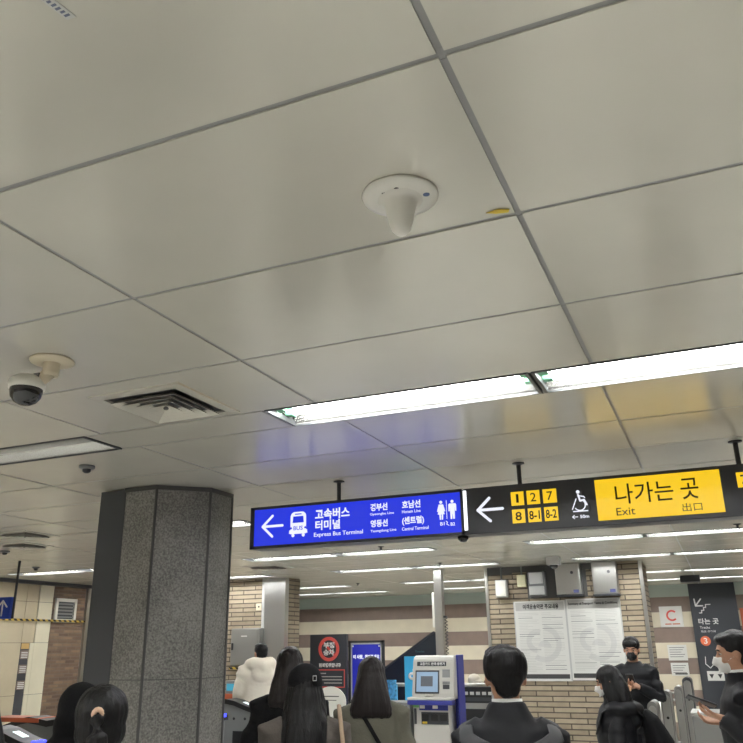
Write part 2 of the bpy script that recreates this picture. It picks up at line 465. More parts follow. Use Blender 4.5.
for i, (s0, s1) in enumerate(strips):
    for x in sorted(fix_rows[i]):
        off = (i == 3 and x < -3) or x > .9
        src = proto_off if off else proto
        f = src if not used[not off] else copy_tree(src)
        used[not off] = True
        f.location = (x, (s0+s1)/2, CEIL)
        f['category'] = 'ceiling light'
        f['group'] = 'recessed fluorescent lights, ' + rowname[i]
        if off:
            if i == 3 and x < 0:
                f['label'] = 'unlit recessed fluorescent light at the left edge, beside the dome camera'
                f['group'] = 'unlit recessed lights at the left'
            else:
                f['label'] = 'unlit recessed fluorescent light, ' + rowname[i].split(',')[0] + (', right side' if x > 0 else ', left side')
                f['group'] = 'unlit recessed lights, ' + rowname[i] + (', right side' if x > 0 else ', left side')
        elif i == 3 and abs(x+1.757) < .01: f['label'] = 'large lit fluorescent light above the blue sign, left of the joined pair'; del f['group']
        elif i == 3 and x < 0: f['label'] = 'large lit fluorescent light above the yellow sign, right of the joined pair'; del f['group']
        else:
            f['label'] = 'recessed fluorescent ceiling light, ' + rowname[i]
            if i in (5, 6) and -5.3 < x < -2: f['label'] = 'recessed fluorescent ceiling light seen below the blue bus sign, ' + ('third row' if i == 5 else 'fourth row'); f['group'] += ' under the blue sign'
            elif i in (5, 6) and x > -2: f['label'] = 'recessed fluorescent ceiling light seen below the yellow exit sign, ' + ('third row' if i == 5 else 'fourth row'); f['group'] += ' under the yellow sign'
            elif i in (5, 6): f['label'] = 'recessed fluorescent ceiling light near the granite pillar side, ' + ('third row' if i == 5 else 'fourth row'); f['group'] += ' by the pillar'

# ================================================================== GRANITE PILLAR
t = empty('granite_pillar', (-3.36, 4.42, 0), 0, 'octagonal speckled grey granite pillar rising to the ceiling with a dark panel on its left', 'pillar')
pl = [(-.13, -.37), (.12, -.37), (.37, -.13), (.37, .13), (.13, .37), (-.13, .37), (-.325, .13), (-.325, -.13)]
bm = bmesh.new()
for z0, z1 in ((0, .70), (.705, 1.52), (1.525, CEIL-.03)): prism_z(bm, pl, z0, z1)
link('shaft', bm, 'granite', t)
bm = bmesh.new(); k = .985
prism_z(bm, [(x*k, y*k) for x, y in pl], .0, CEIL, 0)
for (x, y), w in (((.12, -.37), .009), ((.37, -.13), .009), ((.37, .13), .009)):
    tube(bm, [(x, y, 0), (x, y, CEIL-.03)], w, 8)
link('joint', bm, 'joint', t)
link('side_panel', B((-.33, -.125, -.375, -.34, 0, CEIL-.012), (-.33, -.12, -.34, -.1, 0, CEIL-.012)), 'graphite', t)
bm = bmesh.new(); k = 1.02
prism_z(bm, [(x*k, y*k) for x, y in pl], CEIL-.03, CEIL-.002)
link('top_trim', bm, 'joint', t)

# ================================================================== HANGING SIGNS
SY0, SY1 = 4.42, 4.56
ZB, ZT = 2.297, 2.565
def arrow_left(bm, xt, xe, zc, xh, dz, w, y0, y1):
    stroke(bm, [(xh, zc+dz), (xt, zc), (xh, zc-dz)], w, y0, y1)
    stroke(bm, [(xt, zc), (xe, zc)], w, y0, y1)

def at_origin(objs, loc):
    for o in objs:
        for v in o.data.vertices: v.co -= Vector(loc)
t = empty('direction_sign', (0, 0, 0), 0, 'long blue backlit hanging sign with a white bus symbol and restroom symbols', 'sign')
link('housing', B((-2.755, -1.312, SY0+.006, SY1, ZB, ZT), bev=.004), 'darkgrey', t)
link('frame', B((-2.755, -1.312, SY0-.004, SY0+.008, ZT-.017, ZT), (-2.755, -1.312, SY0-.004, SY0+.008, ZB, ZB+.017),
                (-2.755, -2.726, SY0-.004, SY0+.008, ZB, ZT), (-1.322, -1.312, SY0-.004, SY0+.008, ZB, ZT)), 'darkgrey', t)
f = link('face', B((-2.727, -1.320, SY0, SY0+.01, ZB+.016, ZT-.016)), 'sign_blue', t)
y0, y1 = SY0-.0015, SY0+.001
bm = bmesh.new(); arrow_left(bm, -2.663, -2.516, 2.436, -2.590, .066, .016, y0, y1); link('arrow', bm, 'sign_white', t)
# bus symbol
bm = bmesh.new()
def rrect(x0, x1, z0, z1, r, top=True, n=6):
    p = [(x0, z0), (x1, z0)]
    p += [(x1-r+r*math.cos(a*PI/2/n), z1-r+r*math.sin(a*PI/2/n)) for a in range(n+1)]
    p += [(x0+r-r*math.sin(a*PI/2/n), z1-r+r*math.cos(a*PI/2/n)) for a in range(n+1)]
    return p
prism_y(bm, rrect(-2.457, -2.345, 2.375, 2.514, .03), y0, y1, 0)
disc(-2.438, 2.366, .011, y0, y1, bm, 12, 0); disc(-2.364, 2.366, .011, y0, y1, bm, 12, 0)
prism_y(bm, [(-2.467, 2.378), (-2.335, 2.378), (-2.338, 2.40), (-2.464, 2.40)], y0, y1, 0)
prism_y(bm, [(-2.441, 2.445), (-2.361, 2.445), (-2.365, 2.486), (-2.437, 2.486)], y0-.001, y0+.0005, 1)
prism_y(bm, [(-2.425, 2.496), (-2.377, 2.496), (-2.378, 2.503), (-2.424, 2.503)], y0-.001, y0+.0005, 1)
disc(-2.452, 2.412, .007, y0-.001, y0+.0005, bm, 10, 1); disc(-2.350, 2.412, .007, y0-.001, y0+.0005, bm, 10, 1)
link('bus_symbol', bm, ['sign_white', 'sign_blue'], t)
text('bus_lettering', 'BUS', -2.434, -2.368, 2.398, 2.424, y0, 'sign_blue', t, .01, .001)
W = 'sign_white'
text('lettering', '고속버스', -2.281, -2.040, 2.453, 2.520, y1, W, t, .03)
text('lettering', '터미널', -2.279, -2.106, 2.387, 2.449, y1, W, t, .03)
text('lettering', 'Express Bus Terminal', -2.288, -1.951, 2.340, 2.373, y1, W, t, .008)
text('lettering', '경부선', -1.899, -1.786, 2.478, 2.524, y1, W, t, .03)
text('lettering', 'Gyeongbu Line', -1.902, -1.744, 2.448, 2.467, y1, W, t, .008)
text('lettering', '영동선', -1.899, -1.786, 2.380, 2.424, y1, W, t, .03)
text('lettering', 'Yeongdong Line', -1.900, -1.731, 2.345, 2.365, y1, W, t, .008)
text('lettering', '호남선', -1.690, -1.572, 2.478, 2.525, y1, W, t, .03)
text('lettering', 'Honam Line', -1.691, -1.572, 2.450, 2.468, y1, W, t, .008)
text('lettering', '(센트럴)', -1.692, -1.552, 2.376, 2.428, y1, W, t, .03)
text('lettering', 'Central Terminal', -1.694, -1.525, 2.346, 2.366, y1, W, t, .008)
bm = bmesh.new()
x = -1.443; disc(x, 2.497, .0095, y0, y1, bm, 14)
prism_y(bm, [(x-.014, 2.484), (x+.014, 2.484), (x+.026, 2.443), (x+.019, 2.441), (x+.014, 2.455), (x+.022, 2.425), (x-.022, 2.425), (x-.014, 2.455), (x-.019, 2.441), (x-.026, 2.443)], y0, y1)
prism_y(bm, [(x-.012, 2.426), (x-.002, 2.426), (x-.002, 2.394), (x-.010, 2.394)], y0, y1); prism_y(bm, [(x+.002, 2.426), (x+.012, 2.426), (x+.010, 2.394), (x+.002, 2.394)], y0, y1)
x = -1.373; disc(x, 2.497, .0095, y0, y1, bm, 14)
prism_y(bm, [(x-.020, 2.485), (x+.020, 2.485), (x+.024, 2.477), (x+.024, 2.440), (x+.017, 2.440), (x+.015, 2.466), (x+.013, 2.394), (x+.003, 2.394), (x, 2.43), (x-.003, 2.394), (x-.013, 2.394), (x-.015, 2.466), (x-.017, 2.440), (x-.024, 2.440), (x-.024, 2.477)], y0, y1)
box(bm, -1.410, -1.407, y0, y1, 2.396, 2.505)
stroke(bm, [(-1.414, 2.383), (-1.406, 2.375), (-1.412, 2.366), (-1.398, 2.358)], .004, y0, y1)
link('restroom_symbol', bm, W, t)
text('lettering', 'B1', -1.452, -1.425, 2.360, 2.380, y1, W, t, .02)
text('lettering', 'B2', -1.388, -1.361, 2.355, 2.374, y1, W, t, .02)
for x in (-2.147,):
    bm = bmesh.new(); tube(bm, [(x, 4.49, ZT-.01), (x, 4.49, CEIL+.002)], .013, 10); lathe(bm, [(.013, CEIL-.012), (.035, CEIL-.006), (.035, CEIL+.001)], 16, (x, 4.49))
    link('hanger', bm, 'darkgrey', t)

t = empty('exit_sign', (0, 0, 0), 0, 'long dark hanging sign with a yellow exit panel and six yellow exit number squares', 'sign')
link('housing', B((-1.308, 1.45, SY0+.004, SY1, ZB, ZT), bev=.004), 'sign_dark', t)
link('light_bar', B((-1.303, -1.285, SY0-.006, SY0+.006, 2.322, 2.552)), 'signbar', t)
bm = bmesh.new(); arrow_left(bm, -1.220, -1.073, 2.432, -1.148, .066, .016, SY0, SY0+.006); link('arrow', bm, W, t)
xs6 = [(-1.019, -.946), (-.928, -.855), (-.836, -.760)]
for (a, b), s in zip(xs6, '127'):
    q = link('number_square', B((a, b, SY0-.001, SY0+.006, 2.442, 2.520)), 'sign_yellow', t)
    c = (a+b)/2; w = .020 if s != '1' else .009
    text('number', s, c-w*.8, c+w*.8, 2.457, 2.506, SY0-.001, 'sign_black', q, .005)
for (a, b), s in zip(xs6, ('8', '8-1', '8-2')):
    q = link('number_square', B((a, b, SY0-.001, SY0+.006, 2.342, 2.419)), 'sign_yellow', t)
    c = (a+b)/2; w = .018 if s == '8' else .030
    text('number', s, c-w, c+w, 2.356, 2.405, SY0-.001, 'sign_black', q, .015)
bm = bmesh.new()                        # wheelchair symbol
ya, yb = SY0, SY0+.006
disc(-.642, 2.490, .010, ya, yb, bm, 14)
disc(-.638, 2.417, .033, ya, yb, bm, 26, ri=.027, a0=-2.6, a1=1.2)
stroke(bm, [(-.642, 2.474), (-.634, 2.440), (-.612, 2.444), (-.600, 2.417)], .010, ya, yb)
stroke(bm, [(-.637, 2.468), (-.612, 2.462), (-.608, 2.456)], .006, ya, yb)
stroke(bm, [(-.655, 2.452), (-.680, 2.395)], .005, ya, yb)
stroke(bm, [(-.675, 2.383), (-.598, 2.383)], .006, ya, yb)
link('wheelchair_symbol', bm, W, t)
bm = bmesh.new(); arrow_left(bm, -.684, -.655, 2.353, -.673, .009, .004, ya, yb); link('arrow', bm, W, t)
text('lettering', '50m', -.642, -.594, 2.344, 2.362, SY0+.005, W, t, .02, .006)
yp = link('yellow_panel', B((-.546, .092, SY0-.002, SY0+.006, 2.323, 2.546)), 'sign_yellow', t)
text('lettering', '나가는', -.443, -.145, 2.403, 2.512, SY0-.002, 'sign_black', yp, .005)
text('lettering', '곳', -.108, -.020, 2.403, 2.512, SY0-.002, 'sign_black', yp, .005)
text('lettering', 'Exit', -.447, -.350, 2.343, 2.384, SY0-.002, 'sign_black', yp, .0)
text('lettering', '出口', -.112, -.015, 2.339, 2.382, SY0-.002, 'sign_black', yp, .0)
q = link('number_square', B((.169, .242, SY0-.001, SY0+.006, 2.442, 2.520)), 'sign_yellow', t)
text('number', '7', .188, .224, 2.457, 2.506, SY0-.001, 'sign_black', q, .02)
for x in (-.977, .194, 1.36):
    bm = bmesh.new(); tube(bm, [(x, 4.49, ZT-.01), (x, 4.49, CEIL+.002)], .013, 10); lathe(bm, [(.013, CEIL-.012), (.035, CEIL-.006), (.035, CEIL+.001)], 16, (x, 4.49))
    link('hanger', bm, 'darkgrey', t)
bm = bmesh.new(); lathe(bm, [(0, 2.262), (.018, 2.266), (.03, 2.28), (.033, 2.297), (0, 2.297)], 20, (-1.337, 4.49))
tag(link('dome_camera', bm, 'darkglass', None, True), 'tiny dark dome under the hanging sign where blue meets black', 'camera')

# small blue arrow sign hanging at far left
t = empty('arrow_sign', (0, 0, 0), 0, 'small blue sign with a white up arrow hanging at the left edge', 'sign')
link('panel', B((-8.4, -7.57, 7.0, 7.05, 2.05, 2.29)), mat('blue_sign_face', srgb(38, 70, 175), .4), t)
bm = bmesh.new(); stroke(bm, [(-7.69, 2.085), (-7.69, 2.245)], .018, 6.995, 7.001); stroke(bm, [(-7.76, 2.18), (-7.69, 2.25), (-7.62, 2.18)], .018, 6.995, 7.001)
link('arrow', bm, 'printwhite', t)
for x in (-8.3, -7.545):
    bm = bmesh.new(); tube(bm, [(x, 7.03, 2.05), (x, 7.03, CEIL)], .014, 8); link('hanger', bm, 'darkgrey', t)

# ================================================================== THINGS ON THE CEILING
t = empty('ceiling_antenna', (-.556, 1.497, CEIL), 0, 'white round ceiling antenna with a blunt cone, on the nearest panel', 'antenna')
bm = bmesh.new(); lathe(bm, [(0, 0), (.086, 0), (.090, -.003), (.088, -.008), (.070, -.013), (.03, -.015), (0, -.015)], 48)
link('base_plate', bm, 'offwhite', t, True)
bm = bmesh.new(); lathe(bm, [(.058, -.012), (.045, -.017), (.038, -.027), (.033, -.05), (.028, -.075), (.022, -.093), (.013, -.103), (0, -.107)], 40)
link('cone', bm, 'offwhite', t, True)
bm = bmesh.new()
for k in range(6): box(bm, -.028+k*.005, -.0248+k*.005, -.048, -.044, -.0145, -.0128)
disc_v = []
lathe(bm, [(0, -.0145), (.006, -.0142), (.006, -.012)], 12, (.010, -.050)); link('printed_mark', bm, 'ink', t)
bm = bmesh.new(); lathe(bm, [(0, -.0140), (.008, -.0138), (.008, -.010)], 14, (.064, .002)); link('sticker', bm, mat('pale_blue_sticker', srgb(90, 108, 140), .5), t)

t = empty('dome_camera', (-2.118, 2.0, CEIL), 0, 'security camera with dark dome on a cream bracket at the left', 'camera')
bm = bmesh.new(); lathe(bm, [(0, 0), (.076, 0), (.079, -.004), (.076, -.009), (.035, -.014), (0, -.014)], 40); link('base_plate', bm, 'cream', t, True)
bm = bmesh.new(); lathe(bm, [(.030, -.010), (.029, -.05), (.027, -.062), (0, -.062)], 24)
tube(bm, [(0, 0, -.045), (-.03, -.01, -.072), (-.06, -.02, -.080)], .024, 14)
link('arm', bm, 'cream', t, True)
link('latch', B((-.045, -.02, -.035, -.024, -.072, -.055)), 'frame_dark', t)
bm = bmesh.new(); lathe(bm, [(0, -.060), (.042, -.063), (.060, -.075), (.064, -.095), (.062, -.108), (.056, -.110)], 36, (-.075, -.03)); link('housing', bm, 'offwhite', t, True)
bm = bmesh.new(); lathe(bm, [(.056, -.106), (.057, -.118), (.052, -.140), (.038, -.158), (.02, -.168), (0, -.170)], 36, (-.075, -.03)); link('dome', bm, 'darkglass', t, True)

def vent(loc, size, label, name='air_diffuser'):
    t = empty(name, loc, 0, label, 'air vent')
    s = size/2
    def ring(bm, a, za, b, zb):
        A = [bm.verts.new(p) for p in ((-a, -a, za), (a, -a, za), (a, a, za), (-a, a, za))]
        C = [bm.verts.new(p) for p in ((-b, -b, zb), (b, -b, zb), (b, b, zb), (-b, b, zb))]
        for k in range(4): bm.faces.new((A[k], A[(k+1) % 4], C[(k+1) % 4], C[k]))
    bm = bmesh.new(); ring(bm, s, -.001, s*.99, -.008); ring(bm, s*.99, -.008, s*.80, -.010); ring(bm, s*.80, -.010, s*.79, -.001)
    link('frame', bm, 'ceil', t)
    bm = bmesh.new(); ring(bm, s*.79, -.0012, .0005, -.0012); link('dark_duct_plate', bm, 'darkgrey', t)  # flat dark plate; the shade inside the duct is put into its colour
    for k, f in enumerate((.72, .55, .38, .21)):
        bm = bmesh.new(); ring(bm, s*f, -.026, s*(f-.13), -.004); ring(bm, s*(f-.13), -.004, s*(f-.125), -.003); ring(bm, s*(f-.125), -.003, s*(f+.008), -.0255); ring(bm, s*(f+.008), -.0255, s*f, -.026)
        link('louvre', bm, 'ceil', t)
    bm = bmesh.new(); ellipsoid(bm, (0, 0, -.02), (.012, .012, .008), seg=10, rings=6); link('centre_knob', bm, 'joint', t)
    return t
vent((-2.085, 2.625, CEIL), .46, 'square white louvred air vent in the ceiling, near the dome camera')
vent((-5.75, 5.38, CEIL), .42, 'flat square air vent left of the granite pillar top')
vent((-6.35, 5.95, CEIL), .40, 'smaller looking square air vent at the left edge behind the other')
vent((-5.45, 9.25, CEIL), .50, 'faint square air vent in front of the tan brick wall')

def detector(x, y, label, r=.045, m='darkgrey'):
    t = empty('smoke_detector', (x, y, CEIL), 0, label, 'detector')
    bm = bmesh.new(); lathe(bm, [(0, 0), (r, 0), (r, -.012), (r*.75, -.02), (0, -.02)], 20); link('base', bm, 'grey', t, True)
    bm = bmesh.new(); lathe(bm, [(r*.55, -.018), (r*.5, -.034), (r*.25, -.042), (0, -.043)], 16); link('sensor', bm, m, t, True)
detector(-3.247, 3.42, 'small round detector on the ceiling just left above the pillar')
detector(-6.905, 6.218, 'small round detector at the left edge beyond the flat vents', .05)
detector(-7.937, 7.664, 'small round detector above the hanging blue arrow sign')
sp = None
for x, y, l in ((-3.263, 7.869, 'small sprinkler head under the blue sign, between light rows'), (-3.285, 9.92, 'small sprinkler head beside the top of the steel post'),
                (-5.62, 12.5, 'small sprinkler head beyond the brick column'), (.242, 7.926, 'small sprinkler head at the right edge under the exit sign'),
                (-2.202, 7.168, 'small sprinkler head under the restroom symbols of the blue sign')):
    bm = bmesh.new(); lathe(bm, [(0, CEIL), (.035, CEIL), (.033, CEIL-.006), (.012, CEIL-.010), (.010, CEIL-.035), (.024, CEIL-.038), (0, CEIL-.041)], 14, (x, y))
    tag(link('sprinkler_head', bm, 'darkgrey', None, True), l, 'sprinkler')

# stickers on the ceiling
bm = bmesh.new()
A = Vector((-.868, .690)); Bq = Vector((-.8575, .757)); n2 = Vector((.0095, 0))
prism_z(bm, [tuple(A-n2), tuple(A+n2), tuple(Bq+n2), tuple(Bq-n2)], CEIL-.0025, CEIL-.0015, 0)
for k in range(7):
    y = .695+k*.0085; c = -.868+(y-.69)*.157
    box(bm, c-.006+random.uniform(0, .003), c+.004+random.uniform(-.002, .002), y, y+.0045, CEIL-.003, CEIL-.0024, 1)
tag(link('ceiling_label', bm, ['paper_grey', mat('bluish_ink', srgb(100, 104, 125), .6)]), 'small grey printed label stuck on the ceiling at the top left corner', 'label')
bm = bmesh.new(); prism_z(bm, [(-.392, 1.655), (-.360, 1.650), (-.335, 1.662), (-.340, 1.674), (-.37, 1.668)], CEIL-.0035, CEIL-.002)
tag(link('yellow_sticker', bm, 'yellow'), 'scrap of yellow sticker at the ceiling panel joint', 'sticker')

t = empty('box_camera', (-1.823, 9.95, CEIL), 0, 'small pale box camera on the ceiling above the metal boxes', 'camera')
link('housing', B((-.08, .08, -.08, .08, -.10, .0), bev=.01), 'lightgrey', t)
bm = bmesh.new(); lathe(bm, [(.05, -.10), (.047, -.125), (.02, -.145), (0, -.147)], 20); link('lens_dome', bm, 'darkglass', t, True)

# ================================================================== ON THE NOTICE WALL (Y = 11)
WY = 11.0
def notice(x0, x1, z0, z1, label, korean):
    t = empty('wall_notice_board', (0, 0, 0), 0, label, 'notice')
    link('sheet', B((x0, x1, WY-.02, WY, z0, z1)), 'paper', t)
    y = WY-.021
    link('edge_trim', B((x0-.006, x0+.006, y-.006, WY, z0, z1), (x1-.006, x1+.006, y-.006, WY, z0, z1)), 'lightgrey', t)
    link('heading_band', B((x0+.02, x1-.02, y-.001, y+.002, z1-.125, z1-.015)), 'paper_grey' , t)
    if korean: text('heading', '여객운송약관 주요내용', x0+.12, x1-.09, z1-.105, z1-.04, y-.001, 'ink', t, .035)
    else: text('heading', 'Summary of Transport Terms & Conditions', x0+.03, x1-.03, z1-.085, z1-.045, y-.001, 'ink', t, .03)
    link('footer_band', B((x0+.02, x1-.02, y-.001, y+.002, z0+.03, z0+.085)), 'ink', t)
    c = (x0+x1)/2; zc = (z0+z1)/2-.04
    bm = bmesh.new(); disc(c+.02, zc, .235, y-.0005, y+.002, bm, 30, ri=.165, a0=-2.2, a1=1.5)
    disc(c-.06, zc+.03, .15, y-.0005, y+.002, bm, 24, ri=.08, a0=1.2, a1=4.6)
    disc(c+.03, zc-.05, .09, y-.0005, y+.002, bm, 20, a0=0, a1=PI)
    link('crest_print', bm, 'crest_grey', t)
    bm = bmesh.new(); rnd = random.Random(3 if korean else 5)
    for q in range(2):
        a = x0+.05+q*(x1-x0-.06)/2; b = a+(x1-x0)/2-.07
        z = z1-.155
        while z > z0+.12:
            w = rnd.choice((1, 1, 1, .9, .7, .45))
            head = rnd.random() < .16
            box(bm, a, a+(b-a)*w, y-.0015, y+.001, z-(.006 if head else .0035), z, 0 if head else 1)
            z -= .020 if not head else .028
    link('printed_lines', bm, ['grey', 'paper_grey'], t)
notice(-2.60, -1.908, 1.225, 2.235, 'left white notice sheet of dense print with a black Korean heading', True)
notice(-1.898, -1.205, 1.235, 2.245, 'right white notice sheet of dense print with an English heading', False)

def wbox(name, x0, x1, z0, z1, d, m, label, extra=None):
    t = empty(name, (0, 0, 0), 0, label, 'wall box')
    link('body', B((x0, x1, WY-d, WY, z0, z1), bev=.006), m, t)
    if extra: extra(t)
    return t
def e1(t):
    link('cover', B((-2.81, -2.68, WY-.115, WY-.10, 2.31, 2.51)), 'offwhite', t)
    bm = bmesh.new(); tube(bm, [(-2.75, WY-.02, 2.52), (-2.75, WY-.02, CEIL)], .012, 8); link('conduit', bm, 'grey', t)
wbox('switch_box', -2.825, -2.665, 2.295, 2.525, .10, 'lightgrey', 'small white wall box at the left end of the row of boxes', e1)
def e2(t):
    bm = bmesh.new(); tube(bm, [(-2.465, WY-.02, 2.58), (-2.465, WY-.02, CEIL)], .012, 8); link('conduit', bm, 'grey', t)
wbox('junction_box', -2.525, -2.405, 2.425, 2.585, .07, mat('cream_box', srgb(210, 205, 170), .5), 'smallest cream wall box, second from left in the row of boxes', e2)
def e3(t):
    link('lower_flap', B((-2.345, -2.145, WY-.155, WY-.13, 2.31, 2.42), bev=.005), 'lightgrey', t)
    link('upper_cover', B((-2.335, -2.155, WY-.15, WY-.13, 2.45, 2.60), bev=.005), 'lightgrey', t)
wbox('paper_dispenser_box', -2.355, -2.135, 2.295, 2.61, .13, 'grey', 'grey wall box with a lower flap, third from left above the notices', e3)
def hood(x0, x1, z0, z1, label, bl):
    t = empty('steel_wall_cabinet', (0, 0, 0), 0, label, 'cabinet')
    link('body', B((x0, x1, WY-.16, WY, z0, z1), bev=.006), 'steel', t)
    link('door', B((x0+.012, x1-.012, WY-.172, WY-.16, z0+.015, z1-.012), bev=.003), 'steel', t)
    link('base_tray', B((x0-.01, x1+.015, WY-.18, WY, z0-.02, z0)), 'darkgrey', t)
    bm = bmesh.new(); disc((x0+x1)/2+.06, z0+.28, .02, WY-.178, WY-.171, bm, 12); link('lock', bm, 'darkgrey', t)
    link('sticker', B((x1-.10, x1-.03, WY-.1745, WY-.1715, z0+.02, z0+.06)), mat('dull_blue_reflection', srgb(78, 84, 132), .4), t)  # bluish reflection on the steel door, painted as a patch; not a sticker
hood(-1.98, -1.655, 2.295, 2.695, 'polished steel wall cabinet left of its twin, above the right notice', 0)
hood(-1.50, -1.19, 2.285, 2.695, 'bluish polished steel wall cabinet nearest the right wall corner', 1)
struct('dark_sheet', B((-2.95, -2.6, WY-.012, WY, 2.60, CEIL), (-2.6, -1.5, WY-.012, WY, 2.62, CEIL), (-2.4, -1.6, WY-.010, WY, 2.27, 2.62)), 'joint')  # flat dark sheets on the brick around and above the wall boxes

# ================================================================== LEFT BRICK WALL
t = empty('electrical_cabinet', (0, 0, 0), 0, 'grey steel cabinet mounted on the tan brick wall behind the cream jacket', 'cabinet')
link('body', B((-6.93, -6.42, 10.68, 10.8, 1.44, 1.97), bev=.006), 'steel_dull', t)
link('door', B((-6.91, -6.44, 10.665, 10.68, 1.46, 1.95), bev=.003), 'steel_dull', t)
link('handle', B((-6.90, -6.875, 10.65, 10.665, 1.66, 1.76)), 'black', t)
link('name_strip', B((-6.74, -6.64, 10.662, 10.666, 1.85, 1.865)), 'printwhite', t)
tag(link('hazard_tape', B((-6.93, -6.42, 10.66, 10.8, 1.39, 1.42)), 'tape'), 'short yellow and black tape along the bottom of the grey cabinet', 'tape')
t = empty('push_button_box', (0, 0, 0), 0, 'tiny cream switch box beside the steel column edge', 'switch')
link('body', B((-6.56, -6.47, 10.77, 10.8, 2.23, 2.33), bev=.004), 'cream', t)
link('button', B((-6.525, -6.50, 10.762, 10.77, 2.27, 2.295)), 'joint', t)

# vent, strip of labels and tape on the left wall
t = empty('wall_vent', (0, 0, 0), 0, 'white framed louvred vent grille high on the brown brick', 'vent')
fx = XL+.004
link('frame', B((fx, fx+.03, 9.74, 9.79, 2.14, 2.46), (fx, fx+.03, 10.14, 10.19, 2.14, 2.46), (fx, fx+.03, 9.74, 10.19, 2.42, 2.47), (fx, fx+.03, 9.74, 10.19, 2.11, 2.16)), 'offwhite', t)
link('backing', B((fx, fx+.006, 9.77, 10.16, 2.14, 2.44)), 'darkgrey', t)
for k in range(5): link('slat', B((fx+.006, fx+.024, 9.79, 10.14, 2.175+k*.05, 2.20+k*.05)), 'grey', t)
tag(link('hazard_tape', B((XL+.045, XL+.047, 8.0, 10.42, 2.115, 2.145)), 'tape'), 'long yellow and black tape stretched across the left wall under the vent', 'tape')
for z, m, l in ((1.64, 'orange', 'upper'), (1.44, 'darkgrey', 'middle'), (1.22, 'darkgrey', 'lower')):
    t = empty('station_label_plate', (0, 0, 0), 0, l + ' of three striped label plates on the dark strip of the left wall', 'plate')
    link('plate', B((XL-.008, XL-.001, 9.185, 9.33, z-.06, z+.06)), 'stripe_dark', t)
    link('white_bars', B(*[(XL-.002, XL+.001, 9.20, 9.32, z-.045+k*.024, z-.035+k*.024) for k in range(4)]), 'printwhite', t)
tag(link('copper_plate', B((XL-.008, XL, 9.185, 9.33, 1.72, 1.80)), mat('tan_plate', srgb(200, 165, 105), .4)), 'small tan plate at the top of the dark strip on the left wall', 'plate')

# ================================================================== TICKET GATES
def make_gate():
    t = empty('ticket_gate')
    L = .72
    top = [(L, .965), (.62, .985), (.5, 1.02), (.36, 1.065), (.24, 1.085), (.1, 1.07), (0, 1.055), (-.1, 1.07), (-.24, 1.085), (-.36, 1.065), (-.5, 1.02), (-.62, .985), (-L, .965)]
    bm = bmesh.new(); prism_y(bm, [(x*.96, z-.05) for x, z in top] + [(-.66, .10), (.66, .10)], -.10, .10); link('body', bm, 'grey', t)
    bm = bmesh.new(); prism_y(bm, top + [(x, z-.055) for x, z in top[::-1]], -.12, .12); link('top_cover', bm, 'black', t)
    link('plinth', B((-.62, .62, -.09, .09, 0, .10)), 'black', t)
    for s in (-1, 1):
        link('led_strip', B((s*L-.035, s*L+.014, -.06, .06, .945, .982)), 'led_blue', t)
        bm = bmesh.new(); prism_y(bm, [(s*.56, 1.010), (s*.56, 1.004), (s*.44, 1.042), (s*.44, 1.048)][::s], -.035, .035)
        link('reader_plate', bm, 'glow_white', t)
        for x in (.36, .52):
            bm = bmesh.new(); disc(s*x, .86, .016, -.106, -.099, bm, 14); link('bolt', bm, 'black', t)
        link('lower_panel', B((s*.48-.13, s*.48+.13, -.105, -.10, .25, .72)), 'black', t)
    return t
g0 = make_gate(); first = True
gl = {4.61: 'nearest ticket gate, cut off at the lower left', 5.52: 'second nearest ticket gate with blue light, by the ponytail', 6.43: 'third ticket gate, with an orange band beside the ponytail woman', 7.35: 'fourth ticket gate hidden behind the pillar',
      8.26: 'ticket gate peeking out right beside the granite pillar, blue light', 9.17: 'ticket gate in front of the person in cream jacket', 10.08: 'farthest ticket gate by the tan brick wall'}
for y, l in gl.items():
    g = g0 if first else copy_tree(g0); first = False
    g.location = (-6.15, y, 0); tag(g, l, 'ticket gate', 'row of ticket gates')
    if abs(y-6.43) < .01:
        link('orange_band', B((-.72, -.10, -.126, .126, 1.035, 1.075)), 'orange', g)
    if y > 10:
        r = link('card_reader', B((-.38, -.22, -.10, .06, 1.06, 1.26), bev=.01), 'grey', g); link('reader_screen', B((-.36, -.24, -.105, -.10, 1.13, 1.22)), 'screen_cyan', r)
        link('orange_band', B((-.40, -.1, -.128, .126, 1.02, 1.09)), 'orange', g)

# ================================================================== KIOSK
t = empty('card_recharge_kiosk', (-3.315, 9.5, 0), 0, 'grey and blue card recharge kiosk with a tilted lit screen', 'kiosk')
t.scale = (.95, 1, .985)
def kb(*a, **k): return B(*a, **k)
link('lower_body', kb((-.27, .20, .03, .38, .05, 1.06), bev=.012), 'kiosk', t)
link('base', kb((-.26, .24, .05, .38, 0, .06)), 'darkgrey', t)
bm = bmesh.new()
v = [(-.27, .0), (.27, .0)]
prof = [(.0, 1.10), (.0, 1.15), (.06, 1.53), (.085, 1.575), (.13, 1.595), (.38, 1.595), (.38, 1.10)]
a = [bm.verts.new((-.265, y, z)) for y, z in prof]; b = [bm.verts.new((.285, y, z)) for y, z in prof]
bm.faces.new(a); bm.faces.new(b[::-1])
for k in range(len(prof)): bm.faces.new((a[k], b[k], b[(k+1) % len(prof)], a[(k+1) % len(prof)]))
bmesh.ops.bevel(bm, geom=bm.edges[:], offset=.012, segments=2, affect='EDGES')
up_ = link('upper_cabinet', bm, 'kiosk', t)
link('shelf', kb((-.30, .29, -.10, .06, 1.095, 1.125), bev=.012), 'kiosk', t)
link('shelf_edge', kb((-.30, .29, -.10, .04, 1.04, 1.095), bev=.012), 'blue', t)
link('side_panel', kb((.285, .305, .15, .40, .05, 1.60), (.20, .285, .30, .40, .05, 1.58), bev=.006), 'blue', t)
def onface(z, off=0): return .0+(z-1.15)*(.06/.38)-off
